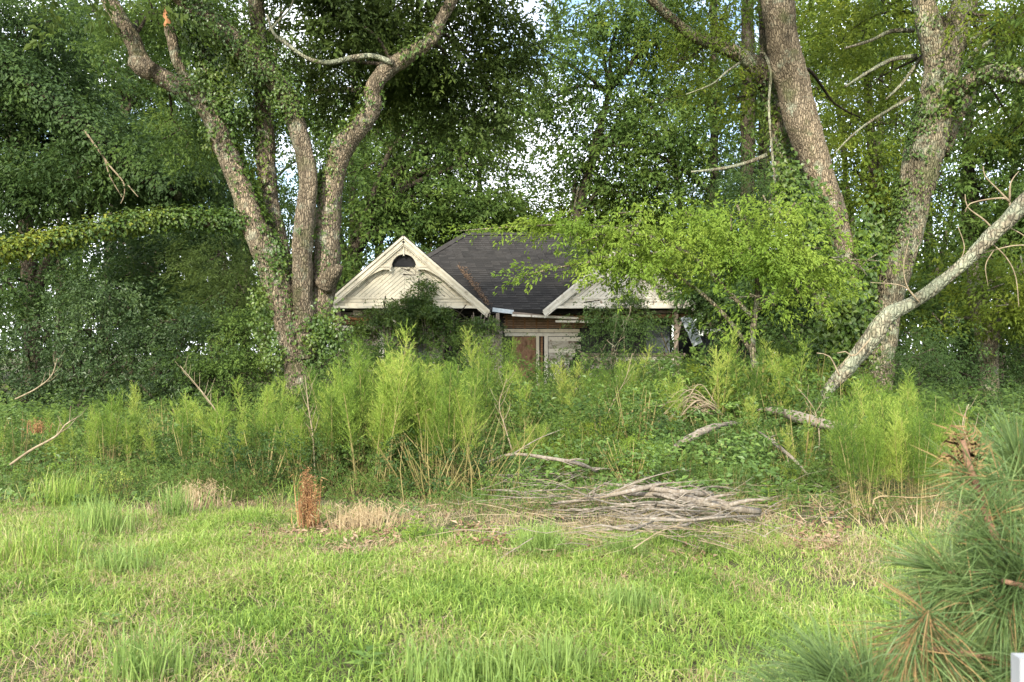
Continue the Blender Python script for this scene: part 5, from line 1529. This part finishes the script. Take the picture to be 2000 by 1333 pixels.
# dried grass-like bundles
def bundle(label, px, ytop, ybot, d, wpx, n, mat, curl=.5, name='dry_grass_clump', cat='dry grass', kind=0, tv=.16):
    o = P(px, ybot, d); H = (ybot - ytop) / F * d; W = wpx / F * d
    mb = MB()
    for i in range(n):
        x, y = random.gauss(0, .35) * W, random.gauss(0, .35) * W
        b = np.array([o[0] + x * .85, o[1] + y, o[2]])
        h = H * random.uniform(.4, 1.05)
        tip = b + np.array([x * .25 + random.gauss(0, tv) * W, random.gauss(0, .3) * W, h])
        mid = (b + tip) / 2 + np.array([x * .1, 0, h * .08])
        w = random.uniform(.003, .006)
        v = [b - (w, 0, 0), b + (w, 0, 0), mid + (w, 0, 0), mid - (w, 0, 0), tip]
        mb.add(v, [(0, 1, 2, 3)], [(3, 2, 4)])
        if random.random() < curl:
            e = tip + np.array([random.choice((-1, 1)) * random.uniform(.03, .10), random.uniform(-.05, .05), -random.uniform(.02, .1)])
            mb.add([tip - (0, 0, .004), tip + (0, 0, .004), e], t=[(0, 1, 2)])
    if kind:
        k = 2300 if H > .3 else 260
        st_ = R.integers(0, 13, k); r_ = np.random.default_rng(int(px))
        ox, oy, hx, lx = r_.normal(0, .24, 13) * W, r_.normal(0, .2, 13) * W, r_.uniform(.45, 1.1, 13) * H, r_.normal(0, .30, 13) * W
        u_ = R.uniform(0, 1, k) ** .8
        q = np.stack([ox[st_] * (.5 + .5 * u_) + lx[st_] * u_ ** 2 + R.normal(0, .022, k), oy[st_] + R.normal(0, .025, k), hx[st_] * u_ + R.normal(0, .015, k)], -1) + o
        d_, n_ = rot_basis(k, 1.2); leaves(mb, q, d_, n_, R.uniform(.02, .055, k), .009, .5)
    return tag(link(name, mb.build(name, mat, o), None, tuple(o)), label, cat)


bundle('upright rust-brown dried fern column left of the middle clump', 603, 925, 1045, 7.4, 40, 22, 'rust_leaf', .9, 'dried_fern', 'dried fern', 1)
bundle('straw-coloured bent dry grass clump left of the rust-brown fern', 385, 942, 1015, 8.4, 60, 220, 'straw', .9)
bundle('tan dead grass tuft right of the rust-brown fern', 712, 985, 1062, 7.4, 90, 420, 'straw', .5)
bundle('dry brown stalks at the foot of the right feathery clump', 1745, 960, 1050, 7.4, 170, 70, 'straw', .3)
bundle('thicket of tan stalks on the right side of the middle clump', 880, 790, 985, 9.2, 170, 90, 'stem_tan', .2, 'dry_stalks', 'dry stalks', tv=.42)
bundle('orange-brown dead fern frond low at the left edge', 74, 822, 846, 9.5, 24, 12, 'rust_leaf', 1.0, 'dried_fern', 'dried fern', 1)

# ---------------- ground cover of creeping leaves
def cover(n, y0, y1, xr, size, mat_i, thr, seed, hmax, pw=1.0):
    y = y0 + (y1 - y0) * R.uniform(0, 1, n) ** pw
    x = R.uniform(-1, 1, n) * xr * (y / y1 * .55 + .45)
    m_ = n2(x, y, .55, seed) * .65 + n2(x, y, 1.9, seed + 1) * .35
    edge = np.clip((y - (7.05 + .9 * n2(x, y * 0, .8, 9) + np.where(x < -1.8, .5, 0))) / 1.6, 0, 1)
    keep = (m_ > thr) & (R.uniform(0, 1, n) < edge * 1.3)
    x, y, m_, edge = x[keep], y[keep], m_[keep], edge[keep]
    H = (m_ - thr) / (1 - thr) * hmax * (.35 + .65 * edge) + .03
    z = hgt(x, y) + H * (1 - R.uniform(0, 1, len(x)) ** 2 * .8)
    d_, n_ = rot_basis(len(x), .55)
    n_ = n_ + np.array([0, -.35, 0]); n_ /= np.linalg.norm(n_, axis=1)[:, None]
    d_ -= n_ * np.sum(d_ * n_, 1)[:, None]; d_ /= np.linalg.norm(d_, axis=1)[:, None]
    mb = MB()
    leaves(mb, np.stack([x, y, z], -1), d_, n_, size * R.uniform(.6, 1.3, len(x)), size * .62 * R.uniform(.8, 1.2, len(x)), .12)
    return mb, x, y, z


mb, *_ = cover(60000, 6.9, 16.5, 12, .046, 0, .22, 37, 0.40)
tag(link('ground_cover', mb.build('ground_cover', 'lf_mid')), 'fine dark creeping leaves close to the ground in the clearing', 'ground cover', kind='stuff')
mb, *_ = cover(48000, 6.9, 15.5, 12, .078, 0, .46, 31, 0.75)
tag(link('ground_cover', mb.build('ground_cover', 'lf_cover')), 'creeping vines and low broad leaves carpeting the clearing', 'ground cover', kind='stuff')
mb, *_ = cover(46000, 13, 30, 17, .11, 0, .15, 41, 1.1)
tag(link('ground_cover', mb.build('ground_cover', 'lf_mid')), 'waist-high leafy undergrowth around the house', 'ground cover', kind='stuff')

# ---------------- brush pile and fallen logs
def fallen(label, path, mat='dead_wood', sides=9, twigs=3, group=None, name='fallen_branch', rough=0.0, tl=.4, cat='branch', lump=.18):
    pts = np.array([p[:3] for p in path], float); rad = np.array([p[3] for p in path], float)
    mb = MB(); c, r, t, u, w = tube(mb, pts, rad, sides, .05 if rough else .08, rough=rough, lump=lump)
    o = pts[0]
    e = link(name, mb.build(name, mat, o, True), None, tuple(o))
    tag(e, label, cat, group)
    for i in range(twigs):
        k = random.randint(len(c) // 4, len(c) - 2)
        v = t[k] * .9 + np.array([random.uniform(-.3, .3), random.uniform(-.6, .6), random.uniform(-.15, .5)])
        l = tl * random.uniform(.4, 1.3)
        tw = MB(); tube(tw, [c[k], c[k] + v * l * .5, c[k] + v * l + np.array([0, 0, -.08 * l])], [r[k] * .6, r[k] * .4, .002], 5, .08)
        link('twig', tw.build('twig', mat, o, True), e)
    return e


def gpath(pl, rscale=1.0):
    out = []
    for px, py, z, r in pl:
        g = G(px, py, z)
        out.append((g[0], g[1], z + 0, r))
    return out


fallen('thick grey weathered branch lying at the right end of the brush pile', gpath([(1225, 965, .22, .02), (1300, 968, .26, .030), (1370, 980, .28, .040), (1430, 992, .24, .042), (1482, 1000, .18, .036)]), twigs=6, tl=.5)
fallen('second grey branch just behind the thick weathered one', gpath([(1180, 945, .25, .016), (1270, 955, .3, .024), (1330, 962, .3, .030), (1390, 966, .24, .026)]), twigs=5)
fallen('long pale branch arching over the far small pile', gpath([(945, 905, .30, .010), (1000, 888, .42, .016), (1070, 895, .42, .020), (1130, 906, .34, .024), (1165, 922, .2, .022)]), twigs=8, tl=.6)
fallen('forked bleached limb at the left end of the brush pile', gpath([(1075, 985, .10, .012), (1150, 975, .2, .020), (1240, 958, .3, .022), (1290, 945, .34, .018)]), twigs=6, tl=.5)
fallen('bleached branch slanting along the front of the brush pile', gpath([(1150, 1040, .04, .010), (1230, 1028, .10, .016), (1320, 1030, .10, .018), (1352, 1020, .12, .015)]), twigs=5)
fallen('dry stick lying at the edge of the mown grass', gpath([(1085, 1085, .03, .008), (1150, 1075, .04, .012), (1240, 1065, .05, .012)]), twigs=4, tl=.3)
fallen('crooked grey log curving down out of the leaves', gpath([(1284, 920, .10, .022), (1308, 884, .28, .050), (1345, 858, .44, .054), (1385, 838, .56, .052), (1425, 828, .58, .035), (1450, 830, .52, .012)]), twigs=1, rough=.018, name='fallen_log', cat='log', sides=18, lump=.32)
fallen('large weathered log half hidden under the right weeds', gpath([(1475, 800, .70, .02), (1510, 803, .70, .06), (1575, 819, .64, .080), (1620, 831, .58, .078), (1690, 838, .54, .06), (1760, 846, .45, .03)]), twigs=2, rough=.022, name='fallen_log', cat='log', sides=22, lump=.32)
fallen('brown branch sloping down behind the tall wispy stalks', gpath([(1475, 838, .55, .012), (1520, 872, .46, .024), (1560, 908, .30, .02), (1600, 955, .06, .010)]), twigs=5, rough=.008, tl=.5)
fallen('pale cut stick in the leaves right of the far small pile', gpath([(1290, 925, .2, .02), (1330, 922, .22, .022), (1358, 915, .25, .02)]), twigs=0)
for i in range(26):
    px, py = random.gauss(1300, 75), random.uniform(950, 1030)
    z = random.uniform(.04, .42)
    L = random.uniform(45, 125); sl_ = random.uniform(-.16, .12)
    r = random.uniform(.005, .013)
    sl_ = random.gauss(0, .22)
    fallen('thin bleached branch in the grey brush pile before the log', gpath([(px - L, py - sl_ * L, z * random.uniform(.2, 1.4), r * .4), (px - L * .3, py + random.uniform(-8, 8), z, r * .9), (px + L * .4, py + random.uniform(-6, 10), z, r), (px + L, py + sl_ * L, z * .6, r * .7)]),
           twigs=4, group='branches of the grey brush pile', tl=.4)
for i in range(12):
    px, py = random.gauss(1050, 60), random.uniform(900, 985)
    L = random.uniform(50, 110); z = random.uniform(.05, .3); r = random.uniform(.004, .009)
    fallen('thin dry branch in the small heap right of the middle clump', gpath([(px - L, py + random.uniform(-14, 14), z * .5, r * .5), (px, py, z, r), (px + L, py + random.uniform(-14, 14), z * .6, r * .6)]), twigs=4, group='branches of the small heap', tl=.35)
for i in range(14):
    a = random.uniform(0, 1)
    x0, y0 = 1395 + random.uniform(-12, 20), 800 + random.uniform(-10, 14)
    ex, ey = 1282 + random.uniform(-12, 50), 800 + random.uniform(-8, 48)
    mx, my = (x0 + ex) / 2 + random.uniform(-6, 10), min(y0, ey) - random.uniform(8, 40)
    q = [tuple(P(x0, y0, 12.2)) + (.008,), tuple(P(mx, my, 12.1)) + (.007,), tuple(P(ex, ey, 12)) + (.003,)]
    fallen('pale arching dry cane left of the wispy weeds', q, 'twig_pale', 5, 2, 'arching dry canes', 'dry_cane', cat='cane', tl=.25)

tw = MB()
for i in range(430):
    if random.random() < .62:
        px, py = random.gauss(1290, 130), random.uniform(945, 1055)
    elif random.random() < .5:
        px, py = random.gauss(1060, 90), random.uniform(900, 1075)
    else:
        px, py = random.uniform(1350, 1700), random.uniform(860, 1050)
    g = G(px, py, random.uniform(.02, .25))
    a = random.gauss(0, .5) + (math.pi if random.random() < .5 else 0); l = random.uniform(.12, .7)
    v = np.array([math.cos(a) * l, math.sin(a) * l * .7, random.gauss(0, .10) * l * 2])
    r = random.uniform(.0015, .005)
    tube(tw, [g, g + v * .5 + R.normal(0, .05, 3) * l, g + v], [r, r * .8, r * .3], 3, .25, m=random.randint(0, 1), cap=False)
tag(link('twigs', tw.build('twigs', ['dead_wood', 'twig_pale'])), 'tangle of fine dry twigs strewn between the branches', 'twigs', kind='stuff')

# leaf litter
lt = MB()
n = 5000
px = R.uniform(430, 1650, n); py = R.normal(1055, 26, n)
k = n2(px / 100, py / 60, 1.2, 77) > .42 + .16 * R.uniform(0, 1, n)
px, py = px[k], py[k]
u = np.stack([(px - 1000) / F, np.ones(len(px)), (690 - py) / F], -1)
t_ = EYE / -u[:, 2]
pos = u * t_[:, None]; pos[:, 2] = hgt(pos[:, 0], pos[:, 1]) + R.uniform(.01, .05, len(px))
d_, n_ = rot_basis(len(px), .5)
leaves(lt, pos, d_, n_, R.uniform(.03, .085, len(px)), .03, .3)
tag(link('leaf_litter', lt.build('leaf_litter', 'litter')), 'pinkish-brown dead leaves where the mown grass ends', 'leaf litter', kind='stuff')


# ---------------- grass
def blades(mb, x, y, h, w, lean, m=0, z=None):
    n = len(x)
    z = hgt(x, y) if z is None else z
    az = R.uniform(0, 2 * math.pi, n); fa = R.uniform(0, math.pi, n)
    L = np.abs(R.normal(0, lean, n))
    dx, dy = np.cos(az) * L, np.sin(az) * L
    b = np.stack([x, y, z - .005], -1)
    s = np.stack([np.cos(fa), np.sin(fa), np.zeros(n)], -1) * (w / 2)[:, None]
    mid = b + np.stack([dx * h * .45, dy * h * .45, h * .62], -1)
    drop = np.clip(1 - L * .55, .25, 1)
    tip = b + np.stack([dx * h * 1.35, dy * h * 1.35, h * drop], -1)
    v = np.stack([b - s, b + s, mid + s * .85, mid - s * .85, tip], 1).reshape(-1, 3)
    i = np.arange(n)[:, None] * 5
    mb.add(v, i + np.array([[0, 1, 2, 3]]), i + np.array([[3, 2, 4]]), m)


def field(n, y0, y1, pad=1.12):
    y = np.sqrt(R.uniform(y0 ** 2, y1 ** 2, n))
    x = R.uniform(-1, 1, n) * (y * .64 * pad + .4)
    return x, y


gm = MB()
x, y = field(205000, 2.7, 9.0)
pt = n2(x, y, 1.1, 51) * .6 + n2(x, y, 3.7, 52) * .4
edge_y = 7.35 + .9 * (n2(x, y * 0, .9, 53) - .4) + np.where(x < -1.5, .9, 0)
keep = (R.uniform(0, 1, len(x)) < np.clip((edge_y - y) / .5 + .2, .06, 1)) & (R.uniform(0, 1, len(x)) < .15 + 1.3 * pt)
x, y, pt = x[keep], y[keep], pt[keep]
hgt_ = (.038 + .12 * pt ** 1.4) * R.uniform(.5, 1.45, len(x))
blades(gm, x, y, hgt_, R.uniform(.0045, .0095, len(x)), 1.15)
x, y = field(13000, 8, 16)
k = (x < -2.2) | (x > 6.0)
x, y = x[k], y[k]
blades(gm, x, y, R.uniform(.10, .30, len(x)), R.uniform(.007, .012, len(x)), .8)
tag(link('grass', gm.build('grass', 'grass')), 'short yellow-green tangled grass across the foreground', 'grass', kind='stuff')
dg = MB()
x, y = field(52000, 2.8, 8.5)
k = n2(x, y, 1.0, 61) * .5 + n2(x, y, 3, 62) * .5 > .50 - .10 * (y > 6.8)
x, y = x[k], y[k]
blades(dg, x, y, R.uniform(.05, .14, len(x)), R.uniform(.003, .005, len(x)), 1.5)
tag(link('dead_grass', dg.build('dead_grass', 'straw')), 'patches of matted straw in the foreground grass', 'dead grass', kind='stuff')


def tuft(label, px, py, h, spread, n, mat='grass_blue', lean=.35, base=None):
    g = G(px, py, 0.02)
    mb = MB()
    x = g[0] + R.normal(0, spread, n); y = g[1] + R.normal(0, spread * .7, n)
    hh = h * R.uniform(.45, 1.1, n)
    blades(mb, x, y, hh, R.uniform(.005, .009, n), lean)
    if base:
        x = g[0] + R.normal(0, spread, base); y = g[1] + R.normal(0, spread * .7, base)
        blades(mb, x, y, R.uniform(.05, .14, base), R.uniform(.004, .006, base), 1.2, 1)
    return tag(link('grass_tuft', mb.build('grass_tuft', [mat, 'straw'], g), None, tuple(g)), label, 'grass tuft')


tuft('rounded green tuft with a straw base below the brush pile', 1058, 1085, .34, .08, 380, 'grass_blue', .7, 160)
tuft('smaller tuft with a brown base at the right of the brush pile', 1222, 1088, .28, .07, 260, 'grass_blue', .7, 200)
tuft('tall spiky blue-green tuft at the bottom left of centre', 290, 1330, .34, .10, 200)
tuft('blue-green tuft of long blades at the bottom centre', 900, 1345, .27, .20, 380)
tuft('long fine-bladed tuft right of bottom centre', 1090, 1320, .27, .10, 240)
tuft('soft tall tuft in the middle of the grass at right', 1230, 1190, .24, .14, 340)
tuft('tall tuft of blades before the weeds at left', 200, 1040, .42, .14, 300)
tuft('narrow upright tuft beside the left weeds', 345, 1010, .42, .08, 160)
tuft('spreading grass tuft at the left edge', 40, 1110, .38, .20, 420, 'grass', .5, 120)
tuft('mid-green tuft left of the straw clump', 130, 990, .45, .18, 300, 'grass', .5)
tuft('wiry tuft in front of the leafy ground cover at left', 240, 1130, .30, .12, 260, 'grass_blue', .5)

# broad-leaved seedlings
def weed(label, px, py, n, size, h, mat='lf_cover'):
    g = G(px, py, .0); g[2] = float(hgt(g[0], g[1]))
    mb = MB()
    for i in range(n):
        a = i * 2.4; z = h * (i + 1) / n
        dd = np.array([[math.cos(a), math.sin(a), .25]]); dd /= np.linalg.norm(dd)
        nn = np.array([[-.25 * math.cos(a), -.25 * math.sin(a), 1.]]); nn /= np.linalg.norm(nn)
        leaves(mb, g[None] + np.array([[0, 0, z]]) + dd * .01, dd, nn, size * (1.15 - .5 * i / n), size * .42, .12)
    fo = mb
    e = empty('broadleaf_weed', tuple(g), label, 'weed')
    link('leaves', fo.build('leaves', mat, g), e)
    st = MB(); tube(st, [g, g + (.01, 0, h * .5), g + (0, 0, h)], [.004, .003, .001], 5, .05); link('stem', st.build('stem', 'fennel', g), e)


weed('yellow-green seedling with long leaves below the middle clump', 810, 1060, 16, .11, .20, 'lf_bright')
weed('bright rosette of leaves at the end of the litter', 935, 975, 18, .13, .22, 'lf_bright')
weed('small bright seedling in front of the thick grey branch', 1500, 1010, 16, .12, .30, 'lf_bright')
weed('dark broad-leaved weed at the bottom left', 215, 1240, 10, .08, .08)
weed('broad-leaved weed at the very bottom left of centre', 715, 1322, 12, .11, .10)
weed('low leafy weed among the grass at far left', 75, 1235, 10, .08, .07)

# ---------------- young pine at the right
D5 = 2.0
po = P(2075, 1400, 2.05); po[2] = 0
pine = empty('young_pine', tuple(po), 'soft long-needled young pine filling the lower right corner', 'pine')


def pstem(path, d=None):
    pts, rad = pxpath(path, d or D5)
    mb = MB(); tube(mb, pts, rad, 9, .03, lump=.15); link('branch', mb.build('branch', 'bark_pine', po, True), pine)
    return pts


mb = MB(); tube(mb, [(po[0], po[1], -.05), (po[0] + .01, po[1], .5), (po[0] - .02, po[1] + .02, 1.0), (po[0] - .05, po[1], 1.5)], [.03, .026, .02, .01], 12, .05, lump=.1)
link('trunk', mb.build('trunk', 'bark_pine', po, True), pine)
pstem([(2060, 1200, 9, 2.05), (2000, 1130, 8, 1.95), (1940, 1040, 8, 1.95), (1915, 970, 8, 2.0), (1893, 910, 8, 2.0), (1880, 860, 5, 2.0)])
pstem([(2070, 1300, 8, 2.05), (1980, 1290, 7, 1.9), (1870, 1275, 6, 1.85), (1770, 1262, 5, 1.8)])
pstem([(2070, 1420, 8, 2.0), (1900, 1400, 7, 1.8), (1750, 1370, 6, 1.75), (1640, 1325, 5, 1.7)])
pstem([(2060, 1180, 7, 2.05), (2010, 1150, 6, 1.9), (1960, 1135, 5, 1.85)])
pstem([(2000, 1130, 6, 1.95), (1930, 1120, 5, 1.95), (1850, 1118, 4, 1.95)])
pstem([(2070, 1050, 6, 2.1), (2030, 960, 6, 2.1), (1990, 905, 5, 2.1)])
pstem([(2000, 1130, 6, 1.95), (1950, 1090, 5, 2.1), (1900, 1095, 4, 2.15)])


def needle_tuft(px, py, d, dirv, n, ln, mat='needle', dry=0.12, spread=.75, axis=.10):
    c = P(px, py, d); dv = np.array(dirv, float); dv /= np.linalg.norm(dv)
    mb = MB()
    s = R.uniform(-axis, axis * .3, n)
    v = dv + R.normal(0, spread, (n, 3)); v /= np.linalg.norm(v, axis=1)[:, None]
    L = ln * R.uniform(.6, 1.1, n)
    b = c + dv * s[:, None] + v * .006
    m1 = b + v * (L * .55)[:, None] + np.array([0, 0, -.004])
    tp = b + v * L[:, None] + np.array([0, 0, -1.]) * (L * R.uniform(.02, .22, n))[:, None]
    sd = np.cross(v, R.normal(0, 1, (n, 3))); sd /= np.linalg.norm(sd, axis=1)[:, None]; sd *= .0011
    vv = np.stack([b - sd, b + sd, m1 + sd, m1 - sd, tp], 1).reshape(-1, 3)
    i = np.arange(n)[:, None] * 5
    nd = int(n * dry)
    for sl0, sl1, mm in ((0, nd, 1), (nd, n, 0)):
        ii_ = i[sl0:sl1]
        if len(ii_):
            mb.q.append(ii_ + np.array([[0, 1, 2, 3]]) + mb.n); mb.qm.append(np.full(len(ii_), mm, np.int32))
            mb.t.append(ii_ + np.array([[3, 2, 4]]) + mb.n); mb.tm.append(np.full(len(ii_), mm, np.int32))
    mb.v.append(vv); mb.n += len(vv)
    return link('needle_tuft', mb.build('needle_tuft', [mat, 'needle_dry'], po), pine)


for (px, py, d, dv, n, ln, dry, spd) in (
    (1637, 1330, 1.70, (-.7, 0, .5), 420, .21, .02, .55), (1700, 1350, 1.75, (-.3, 0, .8), 260, .20, .05, .7), (1560, 1370, 1.65, (-.8, 0, .3), 220, .2, 0, .6),
    (1771, 1262, 1.80, (-.3, 0, -.5), 300, .19, .45, .8), (1830, 1280, 1.85, (.1, 0, -.8), 260, .20, .30, .7), (1900, 1290, 1.9, (.2, 0, .1), 260, .20, .15, .8),
    (1990, 1130, 1.92, (-.7, -.2, .3), 520, .22, .04, .75), (1960, 1180, 1.88, (-.5, -.3, -.3), 380, .21, .10, .8), (2040, 1230, 1.95, (-.6, -.2, -.5), 420, .22, .15, .8),
    (1845, 1118, 1.95, (-.7, 0, .3), 260, .19, .05, .55), (1880, 1150, 1.95, (-.8, 0, -.2), 280, .19, .08, .7), (1898, 1098, 2.15, (-.3, 0, .8), 200, .18, .04, .6),
    (1990, 905, 2.1, (-.3, 0, .8), 320, .20, .05, .6), (2030, 960, 2.1, (-.6, 0, .4), 280, .20, .05, .8), (1905, 930, 2.0, (-.7, 0, .1), 160, .16, .15, .7),
    (1925, 985, 1.98, (-.9, 0, .3), 130, .17, .08, .8), (1945, 1060, 1.95, (-.7, 0, .4), 170, .19, .08, .8), (1930, 1015, 1.97, (.4, 0, .3), 160, .18, .1, .9), (2010, 1040, 2.0, (-.5, 0, .3), 260, .20, .06, .8), (1950, 1320, 1.85, (-.4, 0, -.1), 300, .21, .12, .9), (1860, 1210, 2.0, (-.8, 0, .1), 260, .2, .1, .8)):
    needle_tuft(px, py, d, dv, n, ln, 'needle', dry, spd)
# curled dead needles at the broken top
dn = MB()
for i in range(70):
    c = P(1882 + random.gauss(0, 12), 880 + random.gauss(0, 22), 2.0)
    a = random.uniform(0, 6.28); l = random.uniform(.03, .09)
    p1 = c + np.array([math.cos(a) * l * .6, 0, math.sin(a) * l * .6]); p2 = p1 + np.array([math.cos(a + 1.3) * l * .6, 0, math.sin(a + 1.3) * l * .6])
    w = np.array([0, 0, .0022])
    dn.add([c - w, c + w, p1 + w, p1 - w, p2], [(0, 1, 2, 3)], [(3, 2, 4)])
dnx = link('dead_needles', dn.build('dead_needles', 'needle_dry', po), pine); dnx['label'] = 'curled orange-brown dead needles at the broken top'

# white post at the corner
wp = P(1998, 1400, 1.35)
post = MB()
box(post, (wp[0] - .012, wp[1] - .012, 0), (wp[0] + .078, wp[1] + .012, float(P(1990, 1281, 1.35)[2])))
tag(link('marker_post', post.build('marker_post', 'post_white', (wp[0], wp[1], 0)), None, (wp[0], wp[1], 0)), 'top corner of a white post at the bottom right', 'post')
